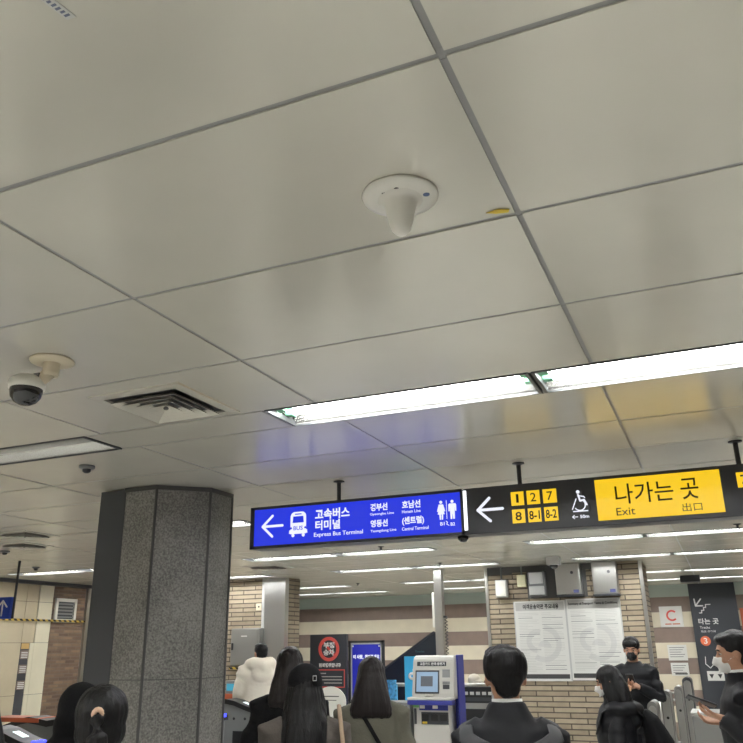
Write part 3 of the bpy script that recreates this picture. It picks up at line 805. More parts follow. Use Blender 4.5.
def faceplate(name, x0, x1, z0, z1, m, off=.004, par=None):
    bm = bmesh.new()
    vs = []
    for o in (off, -.004):
        for x, z in ((x0, z0), (x1, z0), (x1, z1), (x0, z1)): vs.append(bm.verts.new((x, onface(z, o), z)))
    bm.faces.new(vs[:4]); bm.faces.new(vs[4:][::-1])
    for k in range(4): bm.faces.new((vs[k], vs[(k+1) % 4], vs[4+(k+1) % 4], vs[4+k]))
    return link(name, bm, m, par or t)
faceplate('screen_bezel', -.225, .095, 1.165, 1.425, 'darkgrey', .006)
faceplate('screen', -.207, .077, 1.183, 1.408, 'screen', .008)
faceplate('screen_picture', -.15, .01, 1.245, 1.36, 'screen_grey', .0095)
hp = faceplate('header_plate', -.205, .185, 1.475, 1.525, 'charcoal', .005)
o = text('header_lettering', '교통카드 판매·충전기', -.165, .165, 1.483, 1.517, onface(1.50, .006), 'printwhite', hp, .03, .003)
faceplate('card_label', .135, .235, 1.345, 1.435, 'grey', .004)
faceplate('card_slot', .145, .23, 1.215, 1.265, 'darkgrey', .006)
faceplate('slot_label', .14, .235, 1.27, 1.30, 'grey', .005)
link('screen_ledge', kb((-.09, .02, -.02, .02, 1.14, 1.158), bev=.004), 'offwhite', t)
yf = .03
link('button_panel', kb((-.185, .195, yf-.006, yf, .975, 1.035)), 'blue', t)
for x in (-.14, .03): link('button', kb((x-.035, x+.03, yf-.014, yf-.006, .995, 1.03)), 'offwhite', t)
link('green_label', kb((-.27, -.19, yf-.006, yf, 1.005, 1.035)), 'green', t)
link('bill_panel', kb((-.16, .195, yf-.006, yf, .82, .955)), 'darkgrey', t)
for x in (-.15, -.03, .09): link('slot_recess', kb((x, x+.09, yf-.012, yf-.006, .86, .935)), 'black', t)
link('yellow_label', kb((-.145, -.085, yf-.013, yf-.006, .828, .85)), 'yellow', t)
link('side_slot', kb((-.258, -.225, yf-.006, yf, .82, .995)), 'darkgrey', t)

t = empty('low_grey_cabinet', (0, 0, 0), 0, 'low grey framed dark cabinet standing just left of the kiosk', 'cabinet')
link('frame', B((-4.02, -3.62, 9.55, 9.95, 1.0, 1.04), (-3.66, -3.62, 9.55, 9.95, 0, 1.0), (-4.02, -3.98, 9.55, 9.95, 0, 1.0)), 'grey', t)
link('dark_front', B((-3.98, -3.66, 9.6, 9.9, 0, 1.0)), 'black', t)

t = empty('steel_post', (-3.56, 10.65, 0), 0, 'tall square steel post reaching the ceiling behind the kiosk', 'post')
link('shaft', B((-.055, .055, -.055, .055, 0, CEIL)), 'steel', t)
link('side_rail', B((-.10, -.068, -.02, .02, 1.92, 2.38)), 'offwhite', t)
bm = bmesh.new()
pts = [(.085+.018*math.cos(a*PI/3), .018*math.sin(a*PI/3), 1.45+a*.0075) for a in range(80)]
tube(bm, pts, .006, 6); link('coiled_cable', bm, 'darkgrey', t)
link('cable_bracket', B((.05, .1, -.02, .02, 1.43, 1.455), (.05, .1, -.02, .02, 2.04, 2.065)), 'darkgrey', t)

# stair enclosure
t = empty('stair_enclosure', (0, 0, 0), 0, 'dark stair side panel with a sloping top edge, behind the sky blue sign', 'stair panel')
bm = bmesh.new(); prism_y(bm, [(-5.35, 0), (-4.27, 0), (-4.27, 1.90), (-4.33, 1.88), (-5.35, 1.24)], 12.6, 12.75); link('panel', bm, 'charcoal', t)
bm = bmesh.new(); stroke(bm, [(-5.35, 1.245), (-4.33, 1.885)], .03, 12.58, 12.62); link('edge_trim', bm, 'graphite', t)
text('lettering', 'Tracks', -4.66, -4.50, 1.58, 1.61, 12.6, mat('teal_print', srgb(80, 130, 130), .5), t, .01)
t = empty('sky_blue_sign', (0, 0, 0), 0, 'sky blue standing sign with a white letter d, partly behind the kiosk', 'sign')
link('board', B((-4.62, -4.12, 12.0, 12.05, 0.0, 1.53)), 'cyan', t)
text('lettering', 'd', -4.56, -4.44, 1.19, 1.35, 12.0, 'printwhite', t, .05)
tag(link('water_poster', B((-5.06, -4.78, 12.05, 12.1, 0.0, 1.13), (-5.1, -4.78, 12.04, 12.05, 1.13, 1.19)), ['water']), 'pale blue poster with a water pattern left of the dark stair panel base', 'poster')
t = empty('handrail', (0, 0, 0), 0, 'horizontal steel handrail behind the kiosk', 'handrail')
bm = bmesh.new(); tube(bm, [(-5.07, 12.2, 1.115), (-3.02, 12.2, 1.115)], .028, 12); link('rail', bm, 'steel', t, True)
for x in (-5.0, -4.05, -3.1):
    bm = bmesh.new(); tube(bm, [(x, 12.2, 0), (x, 12.2, 1.1)], .02, 10); link('baluster', bm, 'steel', t, True)
t = empty('service_counter', (0, 0, 0), 0, 'low dark counter with a steel band under the handrail', 'counter')
link('body', B((-3.95, -3.02, 12.4, 12.9, 0, 1.09)), 'black', t)
link('steel_band', B((-3.95, -3.02, 12.385, 12.4, .77, .85)), 'steel', t)
link('grey_band', B((-3.95, -3.02, 12.39, 12.4, .88, .93)), 'graphite', t)
bm = bmesh.new()
for k in range(9): box(bm, -3.9+k*.095, -3.84+k*.095, 12.385, 12.40, .965, 1.01)
link('white_marks', bm, 'printwhite', t)
bm = bmesh.new(); ellipsoid(bm, (-3.70, 12.62, 1.175), (.10, .10, .085)); ellipsoid(bm, (-3.67, 12.62, 1.14), (.10, .10, .05))
tag(link('cloth_bundle', bm, 'c_white', None, True), 'cream rounded bundle on the dark counter right of the kiosk', 'bundle')
bm = bmesh.new(); ellipsoid(bm, (-3.46, 12.6, 1.138), (.08, .09, .048)); ellipsoid(bm, (-3.40, 12.62, 1.135), (.07, .08, .045))
tag(link('brown_bag', bm, mat('brown_leather', srgb(110, 82, 62), .6), None, True), 'small brown bag beside the cream bundle on the counter', 'bag')

# banner, framed blue sign, round sign
t = empty('warning_banner', (0, 0, 0), 0, 'tall black standing banner with a red prohibition ring', 'banner')
link('board', B((-6.0, -5.37, 11.5, 11.55, .04, 1.87)), 'charcoal', t)
link('base', B((-6.02, -5.35, 11.4, 11.65, 0, .04)), 'black', t)
bm = bmesh.new(); disc(-5.672, 1.655, .178, 11.492, 11.501, bm, 40, ri=.130)
stroke(bm, [(-5.772, 1.755), (-5.572, 1.555)], .035, 11.494, 11.501); link('red_ring', bm, 'red', t)
text('lettering', '부정', -5.765, -5.575, 1.665, 1.755, 11.493, 'printwhite', t, .05, .002)
text('lettering', '승차', -5.765, -5.575, 1.56, 1.65, 11.493, 'printwhite', t, .05, .002)
text('lettering', '범죄행위입니다', -5.84, -5.47, 1.39, 1.45, 11.5, 'printwhite', t, .05, .002)
link('red_frame', B((-5.87, -5.40, 11.494, 11.5, 1.345, 1.36), (-5.87, -5.40, 11.494, 11.5, 1.10, 1.115), (-5.87, -5.855, 11.494, 11.5, 1.10, 1.36), (-5.415, -5.40, 11.494, 11.5, 1.10, 1.36)), 'red', t)
link('small_print', B((-5.83, -5.72, 11.496, 11.5, 1.295, 1.31), (-5.83, -5.45, 11.496, 11.5, 1.25, 1.262), (-5.83, -5.45, 11.496, 11.5, 1.205, 1.217), (-5.75, -5.45, 11.496, 11.5, 1.16, 1.172)), 'paper_grey', t)

t = empty('framed_notice', (0, 0, 0), 0, 'blue notice in a silver and black frame beside the black banner', 'sign')
link('frame', B((-5.435, -5.395, 11.7, 11.75, .6, 1.77), (-4.875, -4.84, 11.7, 11.75, .6, 1.77), (-5.435, -4.84, 11.7, 11.75, 1.74, 1.77), (-5.435, -4.84, 11.7, 11.75, .6, .63)), 'darkgrey', t)
link('silver_inner_frame', B((-5.395, -5.375, 11.705, 11.745, .63, 1.74), (-4.895, -4.875, 11.705, 11.745, .63, 1.74), (-5.395, -4.875, 11.705, 11.745, 1.715, 1.74)), 'lightgrey', t)
link('blue_glow_print', B((-5.375, -4.895, 11.712, 11.74, .63, 1.715)), 'poster_blue', t)
text('lettering', '이 사람,  찾아주세요', -5.355, -4.915, 1.50, 1.565, 11.712, 'sign_white', t, .04, .003)
for x in (-5.36, -4.915):
    bm = bmesh.new(); disc(x, 1.69, .012, 11.70, 11.715, bm, 12); link('screw', bm, 'printwhite', t)
for x in (-5.415, -4.86): link('leg', B((x-.02, x+.02, 11.7, 11.75, 0, .6)), 'darkgrey', t)
t = empty('round_sign', (-5.42, 11.05, 0), 0, 'white round standing sign in front of the black banner', 'sign')
bm = bmesh.new(); disc(0, .93, .25, -.01, .01, bm, 36, rz=.21); link('board', bm, 'offwhite', t)
link('printed_lines', B((-.14, .14, -.014, -.01, 1.0, 1.012), (-.12, .10, -.014, -.01, .95, .958)), 'ink', t)
bm = bmesh.new(); tube(bm, [(0, .02, 0), (0, .02, .8)], .015, 10); lathe(bm, [(0, 0), (.15, 0), (.15, .02), (0, .02)], 20); link('stand', bm, 'darkgrey', t)

# ================================================================== RIGHT SIDE, STRIPED WALL
t = empty('platform_sign_panel', (0, 0, 0), 0, 'tall charcoal wall panel with white arrow and platform lettering', 'sign')
link('panel', B((-.52, .27, 16.1, 16.2, 0, CEIL-.005)), 'charcoal', t)
yy = 16.1
bm = bmesh.new(); stroke(bm, [(-.44, 2.42), (-.43, 2.30), (-.31, 2.30)], .024, yy-.004, yy+.001); stroke(bm, [(-.43, 2.30), (-.33, 2.42)], .024, yy-.004, yy+.001)
stroke(bm, [(-.38, 2.175), (-.34, 2.175), (-.34, 2.22), (-.30, 2.22), (-.30, 2.27), (-.26, 2.27), (-.26, 2.32), (-.18, 2.32)], .016, yy-.004, yy+.001)
link('arrow_and_stairs', bm, 'printwhite', t)
text('lettering', '타는 곳', -.42, -.08, 1.975, 2.08, yy, 'printwhite', t, .02)
text('lettering', 'Tracks', -.41, -.24, 1.90, 1.945, yy, 'printwhite', t, .0)
text('lettering', '站台 のりば', -.40, -.15, 1.835, 1.875, yy, 'printwhite', t, .0)
bm = bmesh.new(); disc(-.345, 1.69, .085, yy-.006, yy+.001, bm, 32); q = link('line_number_disc', bm, 'orange', t)
text('number', '3', -.375, -.315, 1.64, 1.74, yy-.006, 'printwhite', q, .02)
wl = link('white_notice', B((-.40, -.12, yy-.006, yy, 1.02, 1.18)), 'paper', t)
bm = bmesh.new()
for x in (-.33, -.19): prism_y(bm, [(x-.04, 1.13), (x, 1.055), (x+.04, 1.13)], yy-.008, yy-.005)
link('dark_marks', bm, 'ink', wl)
bm = bmesh.new(); stroke(bm, [(-.39, 1.42), (-.40, 1.30), (-.33, 1.23), (-.26, 1.30), (-.25, 1.42)], .012, yy-.004, yy+.001); link('shield_outline', bm, 'printwhite', t)
t = empty('wall_poster', (0, 0, 0), 0, 'white square poster with a large red letter C on the striped wall', 'poster')
link('sheet', B((-1.08, -.68, 16.16, 16.2, 1.94, 2.31)), 'paper', t)
bm = bmesh.new(); disc(-.865, 2.145, .10, 16.155, 16.161, bm, 30, ri=.068, a0=.75, a1=2*PI-.75); link('letter_mark', bm, 'red', t)
link('caption', B((-1.0, -.89, 16.157, 16.161, 1.985, 2.005), (-.87, -.74, 16.157, 16.161, 1.985, 2.005)), 'orange', t)
for n, (x0, x1, z0, z1), l in (('notice_sheet', (-1.02, -.69, 1.36, 1.63), 'upper small white notice sheet below the red letter poster'), ('notice_sheet', (-1.00, -.70, 1.10, 1.32), 'lower small white notice sheet with a dark line at its foot')):
    t = empty(n, (0, 0, 0), 0, l, 'notice')
    link('sheet', B((x0, x1, 16.17, 16.2, z0, z1)), 'paper', t)
    bs = [(x0+.03, x1-.04-.03*(k % 3), 16.166, 16.171, z1-.05-k*.04, z1-.042-k*.04) for k in range(int((z1-z0)/.04)-1)]
    if 'lower' in l: bs.append((x0+.06, x1-.03, 16.165, 16.171, z0+.02, z0+.045))
    link('printed_lines', B(*bs), 'ink', t)
t = empty('orange_poster', (0, 0, 0), 0, 'orange and white poster with a yellow foot at the right edge', 'poster')
link('sheet', B((.32, .85, 16.15, 16.2, 1.74, 2.24)), 'paper', t)
link('orange_header', B((.30, .85, 16.145, 16.15, 2.12, 2.24), (.30, .35, 16.145, 16.15, 1.74, 2.12)), 'orange', t)
link('yellow_footer', B((.35, .85, 16.145, 16.15, 1.74, 1.82)), 'yellow', t)
tag(link('wall_speaker', B((-.55, -.25, 14.0, 14.2, CEIL-.10, CEIL)), 'charcoal'), 'small dark box on the ceiling above the charcoal wall panel', 'speaker')

# stainless gate posts on the right
for x, y, h, w, l in ((-.735, 8.45, 1.16, .045, 'nearest rounded steel barrier post in front of the striped wall'), (-.68, 9.5, 1.20, .05, 'second rounded steel barrier post'),
                   (-.605, 10.5, 1.20, .045, 'third rounded steel barrier post'), (-.56, 11.9, 1.24, .06, 'tallest and farthest dark steel barrier post')):
    t = empty('barrier_post', (x, y, 0), 0, l, 'barrier post', 'steel barrier posts at the right')
    bm = bmesh.new(); 
    n = 10; poly = [(-w, 0), (w, 0), (w, h-.05)] + [(w*math.cos(a*PI/n), h-.05+.05*math.sin(a*PI/n)) for a in range(1, n)] + [(-w, h-.05)]
    prism_y(bm, poly, -.05, .28); link('body', bm, 'steel_dull' if h < 1.24 else 'graphite', t)
    bm = bmesh.new(); prism_y(bm, [(a*.8, b*.97) for a, b in poly], -.056, -.05); link('face_plate', bm, 'steel', t)
    bm = bmesh.new(); disc(0, h*.78, .014, -.062, -.056, bm, 12); link('sensor', bm, 'black', t)
t = empty('side_railing', (0, 0, 0), 0, 'steel side railing from the notice wall corner to the barrier posts', 'railing')
for z in (1.10, 1.02, .55, .25):
    bm = bmesh.new(); tube(bm, [(-.87, 10.9, z), (-.60, 10.9, z)], .014, 8); link('rail', bm, 'steel', t, True)
bm = bmesh.new(); tube(bm, [(-.86, 10.9, 0), (-.86, 10.9, 1.12)], .016, 8); link('upright', bm, 'steel', t, True)
t = empty('steel_bin', (0, 0, 0), 0, 'square stainless cabinet between the barrier posts and the man with a phone', 'cabinet')
link('body', B((-.37, -.12, 7.9, 8.3, 0, 1.08), bev=.01), 'steel_dull', t)
link('lid', B((-.38, -.11, 7.89, 8.31, 1.08, 1.11), bev=.006), 'steel', t)

# ================================================================== PEOPLE
def fuse(name, bm, vox, m, parent, smooth=2, ripple=None, seed=0):
    me = bpy.data.meshes.new(name); bmesh.ops.recalc_face_normals(bm, faces=bm.faces[:]); bm.to_mesh(me); bm.free()
    o = bpy.data.objects.new(name, me); COL.objects.link(o)
    r = o.modifiers.new('r', 'REMESH'); r.mode = 'VOXEL'; r.voxel_size = vox; r.use_smooth_shade = True
    s = o.modifiers.new('s', 'SMOOTH'); s.factor = .5; s.iterations = smooth
    bpy.context.view_layer.update()
    me2 = bpy.data.meshes.new_from_object(o.evaluated_get(bpy.context.evaluated_depsgraph_get()))
    bpy.data.objects.remove(o); bpy.data.meshes.remove(me); me2.name = name
    if ripple:
        me2.update()
        nr = [v.normal.copy() for v in me2.vertices]
        for v, n in zip(me2.vertices, nr): v.co += n*ripple(v.co, seed)
    me2.materials.clear(); me2.materials.append(MT[m] if isinstance(m, str) else m)
    for p in me2.polygons: p.use_smooth = True; p.material_index = 0
    o = bpy.data.objects.new(name, me2); COL.objects.link(o); o.parent = parent
    return o

def folds(amp, fx=5, fz=9):
    def f(co, seed):
        w = noise.noise(Vector((co.x*fx+seed, co.y*fx, co.z*fz)))
        w2 = noise.noise(Vector((co.x*fx*2.3, co.y*fx*2.3+seed, co.z*fz*2.1+w*2)))
        return amp*(w+.5*w2)
    return f
def quilt(amp, pitch=.085):
    def f(co, seed):
        w = noise.noise(Vector((co.x*6+seed, co.y*6, co.z*6)))
        return amp*(abs(math.sin(PI*(co.z+.01*w)/pitch))-.6)+amp*.5*w
    return f
def strands(amp, s=60):
    def f(co, seed):
        return amp*noise.noise(Vector((co.x*s+seed, co.y*s, co.z*3)))+amp*.8*noise.noise(Vector((co.x*14+seed, co.y*14, co.z*5)))
    return f

def hand(bm, wrist, d, palm_n, side, curl=.5):
    """wrist point, direction of fingers, normal out of the palm, side = +1/-1 where the thumb goes"""
    w = Vector(wrist); d = Vector(d).normalized(); n = Vector(palm_n); n = (n-d*n.dot(d)).normalized(); s = d.cross(n)*side
    tube(bm, [w-d*.02, w+d*.02, w+d*.055, w+d*.085], [(.026, .019), (.034, .017), (.041, .015), (.040, .012)], 12, ref=s)
    for k, (off, L) in enumerate(((.031, .068), (.011, .076), (-.010, .071), (-.030, .056))):
        base = w+d*.078+s*off; p = [base]; a = 0
        for j, fl in enumerate((.42, .32, .26)):
            a += curl*(.75 if j == 0 else 1.0)
            p.append(p[-1]+(d*math.cos(a)+n*math.sin(a)+s*off*.6*(j == 0)).normalized()*L*fl)
        tube(bm, p, [.0095, .009, .0083, .0070], 8)
    b = w+d*.025+s*.030
    tube(bm, [b, b+(s*.8+d*.6).normalized()*.032+n*.006, b+(s*.8+d*.6).normalized()*.045+d*.012+n*.018, b+(s*.6+d*.8).normalized()*.055+d*.02+n*.026], [.0125, .0110, .010, .008], 8)

def person(name, label, x, y, heading, H, top, top_rip=None, hair='black', style='short', wide=1.0, arms=None, head_rot=(0, 0), mask=None,
           collar=None, hood=None, puffy=1.0, trousers='c_trouser', seed=1, hem=.80, dsh=0.0, sm=3, vox=.010, shz=1.40):
    """heading: angle (deg, 0 = +Y, positive towards +X) the person faces; local forward is +Y"""
    t = empty(name, (x, y, 0), -math.radians(heading), label, 'person')
    k = H/1.75
    S = lambda *a: tuple(c*k for c in a)
    hr = Matrix.Rotation(math.radians(head_rot[0]), 3, 'Z') @ Matrix.Rotation(math.radians(head_rot[1]), 3, 'X')
    piv = Vector(S(0, -.005, 1.52))
    def hp(px, py, pz): return piv + hr @ (Vector(S(px, py, pz))-piv)
    arms = arms or {}
    aL = arms.get('L', ((-.225*wide, -.03, 1.13), (-.235*wide, .05, .90))); aR = arms.get('R', ((.225*wide, -.03, 1.13), (.235*wide, .05, .90)))
    bm = bmesh.new()
    X = (1, 0, 0)
    tube(bm, [S(0, -.01, .86), S(0, -.005, .95), S(0, 0, 1.08), S(0, 0, 1.25), S(0, -.005, 1.40), S(0, -.01, 1.46), S(0, -.01, 1.485)],
         [tuple(c*k for c in r) for r in ((.15, .10), (.165, .115), (.13, .095), (.15, .11), (.165, .10), (.11, .075), (.06, .06))], 20, ref=X)
    tube(bm, [S(0, -.015, 1.42), tuple(piv), tuple(hp(0, .0, 1.57))], [.060*k, .054*k, .054*k], 14)
    ellipsoid(bm, hp(0, -.010, 1.655), S(.077, .096, .094), hr)                # cranium
    ellipsoid(bm, hp(0, .018, 1.595), S(.062, .068, .075), hr)                # face and jaw
    ellipsoid(bm, hp(0, .062, 1.545), S(.026, .020, .020), hr, 12, 8)          # chin
    tube(bm, [hp(0, .080, 1.645), hp(0, .100, 1.608), hp(0, .092, 1.596)], [.009*k, .014*k, .011*k], 10)   # nose
    for s in (-1, 1):
        ellipsoid(bm, hp(s*.079, -.008, 1.622), S(.010, .020, .031), hr, 12, 8)  # ears
        ellipsoid(bm, hp(s*.038, .062, 1.598), S(.022, .018, .020), hr, 12, 8)   # cheeks
    ellipsoid(bm, hp(0, .080, 1.660), S(.050, .012, .012), hr, 12, 8)            # brow ridge
    for s, (el, wr) in ((-1, aL), (1, aR)):
        sh = (s*.172*wide, -.01, shz)
        tube(bm, [S(s*.11, -.01, 1.415), S(*sh), S(*[(a+b)/2 for a, b in zip(sh, el)]), S(*el), S(*[(a*.6+b*.4) for a, b in zip(el, wr)]), S(*wr)],
             [.055*k, .056*k, .047*k, .040*k, .038*k, .026*k], 12)
        d = (Vector(wr)-Vector(el)).normalized()
        pn = arms.get('nL' if s < 0 else 'nR', (-s, 0, 0)); cu = arms.get('curl', .35)
        th = arms.get('tL' if s < 0 else 'tR', None)
        dd = arms.get('dL' if s < 0 else 'dR', d)
        side = th if th else (1 if (Vector(dd).cross(Vector(pn))).y > 0 else -1)
        hand(bm, Vector(S(*wr))+d*.01, dd, pn, side, cu)
        tube(bm, [S(s*.085, -.005, .93), S(s*.09, 0, .72), S(s*.09, .005, .50), S(s*.09, -.01, .30), S(s*.09, -.02, .09)], [.088*k, .076*k, .053*k, .048*k, .036*k], 12)
        tube(bm, [S(s*.09, -.05, .045), S(s*.093, .03, .045), S(s*.098, .14, .03)], [(.036, .04), (.042, .035), (.035, .022)], 12, ref=X)
    fuse('body', bm, .0075, 'skin', t, 2)
    for s in (-1, 1):
        e = bmesh.new(); ellipsoid(e, hp(s*.032, .0735, 1.637), S(.0130, .009, .0055), hr, 12, 8)
        e2_ = link('eye', e, 'eye', t, True)
        e = bmesh.new(); ellipsoid(e, hp(s*.032, .0800, 1.637), S(.006, .004, .0050), hr, 10, 6); link('iris', e, 'hair', e2_, True)
        e = bmesh.new(); tube(e, [hp(s*.016, .089, 1.657), hp(s*.034, .088, 1.662), hp(s*.052, .078, 1.655)], .004*k, 6); link('eyebrow', e, 'hair', t, True)
    e = bmesh.new(); ellipsoid(e, hp(0, .084, 1.567), S(.022, .010, .007), hr, 12, 8); link('mouth', e, 'lips', t, True)
    # trousers and shoes
    bm = bmesh.new()
    tube(bm, [S(0, -.005, .84), S(0, -.005, .95), S(0, 0, 1.06)], [S(.17, .12), S(.178, .125), S(.155, .115)], 20, ref=X)
    for s in (-1, 1):
        tube(bm, [S(s*.088, -.005, .93), S(s*.092, 0, .72), S(s*.094, .005, .50), S(s*.094, -.01, .30), S(s*.092, -.02, .085)], [.100*k, .090*k, .070*k, .066*k, .062*k], 14)
    fuse('trousers', bm, .012, trousers, t, 2, folds(.006), seed)
    for s in (-1, 1):
        bm = bmesh.new(); tube(bm, [S(s*.09, -.085, .040), S(s*.092, -.05, .05), S(s*.094, .04, .047), S(s*.10, .14, .032), S(s*.10, .175, .026)], [(.03, .036), (.042, .05), (.048, .045), (.045, .03), (.025, .018)], 12, ref=X)
        o = link('shoe', bm, 'shoe', t, True)
        for v in o.data.vertices: v.co.z = max(v.co.z, .0)
    # jacket
    bm = bmesh.new(); q = puffy
    tube(bm, [S(0, -.005, hem), S(0, -.005, .95), S(0, 0, 1.10), S(0, 0, 1.25), S(0, -.008, 1.375+dsh), S(0, -.012, 1.435+dsh), S(0, -.012, 1.48+dsh*.6), S(0, -.008, 1.505)],
         [tuple(c*k*q for c in r) for r in ((.185, .145), (.190, .145), (.175, .130), (.180, .138), (.182*wide, .125), (.150*wide, .10))] + [S(.088, .085), S(.072, .070)], 24, ref=X)
    for s, (el, wr) in ((-1, aL), (1, aR)):
        sh = (s*.172*wide, -.01, shz-.003+dsh)
        d = (Vector(wr)-Vector(el)).normalized(); we = Vector(wr)-d*.01
        tube(bm, [S(s*.10, -.01, 1.415+dsh), S(*sh), S(*[(a+b)/2 for a, b in zip(sh, el)]), S(*el), S(*[(a*.6+b*.4) for a, b in zip(el, wr)]), tuple(we*k)],
             [.072*k*q, .074*k*q, .063*k*q, .056*k*q, .052*k*q, .042*k*q], 14)
    if hood == 'down':
        tube(bm, [S(-.15, .03, 1.42), S(-.165, -.05, 1.43), S(-.12, -.125, 1.43), S(0, -.165, 1.40), S(.12, -.125, 1.43), S(.165, -.05, 1.43), S(.15, .03, 1.42)],
             [.035*k, .05*k, .062*k, .078*k, .062*k, .05*k, .035*k], 12)
        ellipsoid(bm, S(0, -.15, 1.35), S(.13, .06, .09))
    if hood == 'up':
        tube(bm, [S(-.13, .05, 1.46), S(-.16, -.04, 1.49), S(-.12, -.13, 1.50), S(0, -.17, 1.47), S(.12, -.13, 1.50), S(.16, -.04, 1.49), S(.13, .05, 1.46)],
             [.04*k, .065*k, .085*k, .095*k, .085*k, .065*k, .04*k], 12)
        ellipsoid(bm, S(0, -.17, 1.38), S(.15, .07, .11))
    if collar == 'high':
        tube(bm, [S(0, -.012, 1.44), S(0, -.006, 1.50), S(0, 0, 1.545)], [S(.115, .105), S(.088, .088), S(.082, .084)], 20, ref=X)
    elif collar == 'coat':
        tube(bm, [S(0, -.012, 1.43), S(0, -.012, 1.50), S(0, -.010, 1.536)], [S(.13, .10), S(.092, .088), S(.074, .078)], 20, ref=X)
    fuse('jacket', bm, vox, top, t, sm, top_rip or folds(.007), seed)
    if collar == 'coat':
        bm = bmesh.new(); tube(bm, [S(0, -.010, 1.49), S(0, -.006, 1.546)], [S(.070, .072), S(.063, .066)], 20, ref=X); link('shirt_collar', bm, 'collar', t, True)
    # hair
    hm = 'hair' if hair == 'black' else 'hair_brown'
    bm = bmesh.new()
    Q = lambda c, r: ellipsoid(bm, hp(*c), S(*r), hr)
    if style == 'short':
        Q((0, -.022, 1.672), (.088, .100, .092)); Q((0, -.055, 1.615), (.078, .055, .075)); Q((0, .035, 1.715), (.070, .055, .035))
    elif style == 'boxy':
        Q((0, -.022, 1.680), (.088, .100, .084)); Q((0, -.058, 1.635), (.074, .048, .062)); Q((0, -.060, 1.592), (.056, .034, .044)); Q((0, .010, 1.725), (.080, .080, .034)); Q((0, -.070, 1.705), (.076, .045, .050))
        for q_ in (-1, 1): Q((q_*.066, -.03, 1.675), (.026, .060, .060))
    elif style == 'fringe':
        Q((0, -.020, 1.678), (.092, .102, .090)); Q((0, -.055, 1.615), (.080, .055, .072)); Q((0, .055, 1.700), (.078, .045, .038))
    elif style == 'long':
        Q((0, -.016, 1.668), (.084, .105, .095))
        tube(bm, [hp(0, -.035, 1.69), hp(0, -.05, 1.63), hp(0, -.065, 1.56), S(0, -.085, 1.48), S(0, -.100, 1.435), S(0, -.102, 1.415)], [S(.070, .07), S(.086, .082), S(.104, .080), S(.122, .070), S(.126, .055), S(.105, .035)], 24, ref=X)
        for s in (-1, 1): tube(bm, [hp(s*.065, .0, 1.66), hp(s*.080, .015, 1.58), hp(s*.092, .01, 1.50), S(s*.10, -.02, 1.43)], [S(.02, .05)]*3+[S(.02, .05)], 12, ref=X)
        for j in range(9):
            a = -1.25+j*.31; x = math.sin(a)*.112; y = -.07-math.cos(a)*.045
            tube(bm, [S(x*.8, y, 1.56), S(x, y-.015, 1.46), S(x*1.02, y-.012, 1.41+.012*(j % 3))], [.020*k, .022*k, .006*k], 8)
    elif style == 'verylong':
        Q((0, -.016, 1.664), (.084, .103, .090))
        tube(bm, [hp(0, -.035, 1.68), hp(0, -.05, 1.61), hp(0, -.075, 1.53), S(0, -.115, 1.44), S(0, -.150, 1.30), S(0, -.160, 1.15), S(0, -.155, 1.06)], [S(.070, .07), S(.082, .08), S(.090, .07), S(.096, .06), S(.088, .050), S(.075, .04), S(.055, .02)], 24, ref=X)
        for s in (-1, 1): tube(bm, [hp(s*.070, .0, 1.66), hp(s*.085, .01, 1.58), S(s*.095, -.07, 1.47), S(s*.10, -.12, 1.34)], [S(.02, .05), S(.025, .05), S(.026, .04), S(.02, .025)], 12, ref=X)
    elif style == 'ponytail':
        Q((0, -.022, 1.668), (.098, .112, .098)); Q((0, -.055, 1.605), (.090, .062, .080))
        for s in (-1, 1): Q((s*.070, .0, 1.64), (.022, .045, .05))
        tube(bm, [hp(-.012, -.11, 1.655), hp(-.013, -.155, 1.640), hp(-.008, -.172, 1.590), hp(0, -.165, 1.50), hp(0, -.165, 1.38), hp(0, -.16, 1.30)], [.013*k, .027*k, .036*k, .040*k, .030*k, .010*k], 14)
    fuse('hair', bm, .0065, hm, t, 2, strands(.0035), seed)
    if style == 'ponytail':
        bm = bmesh.new(); c = hp(-.013, -.140, 1.662)
        ring = [c+hr @ Vector((math.cos(a*PI/6)*.0125, -math.sin(a*PI/6)*.006, math.sin(a*PI/6)*.0125)) for a in range(12)]
        tube(bm, ring, .0085, 8, closed=True); link('hair_tie', bm, 'peach', t, True)
    if mask:
        bm = bmesh.new()
        ellipsoid(bm, hp(0, .052, 1.580), S(.056, .052, .054), hr); tube(bm, [hp(0, .092, 1.618), hp(0, .108, 1.588), hp(0, .090, 1.540)], [.024*k, .026*k, .024*k], 12)
        for s in (-1, 1): tube(bm, [hp(s*.058, .045, 1.60), hp(s*.082, -.005, 1.625)], .004*k, 6)
        fuse('face_mask', bm, .006, mask, t, 3)
    return t, hp, k

# back to the camera, left to right
person('person', 'person cut off at the left edge, dark hair and dark coat seen from behind', -2.64, 2.34, -50, 1.62, 'c_black', seed=3, style='long')
t1, _, _ = person('person', 'person with a black ponytail in a peach hair tie, seen from behind', -1.965, 2.26, -41, 1.575, 'c_black', seed=4, style='ponytail', head_rot=(0, -4))
t2, hp2, _ = person('person', 'person in a dark hood mostly hidden behind the ponytail woman', -2.555, 2.80, -42, 1.555, 'c_black', seed=5, collar='high', hood='down')
person('person', 'person in cream white hooded puffer jacket walking through the ticket gates', -5.77, 9.625, -42, 1.745, 'c_white', folds(.006, 3, 10), seed=6, wide=1.34, puffy=1.36, sm=14, vox=.014, hood='up', head_rot=(12, 0), arms={'R': ((.30, -.03, 1.13), (.30, .05, .90)), 'L': ((-.28, .0, 1.13), (-.27, .12, .92))})
t3, _, _ = person('person', 'person with wavy brown hair in a black coat behind the capped woman', -2.43, 4.40, -26, 1.69, 'c_black', seed=7, hair='brown', style='long', puffy=1.12, wide=1.06)
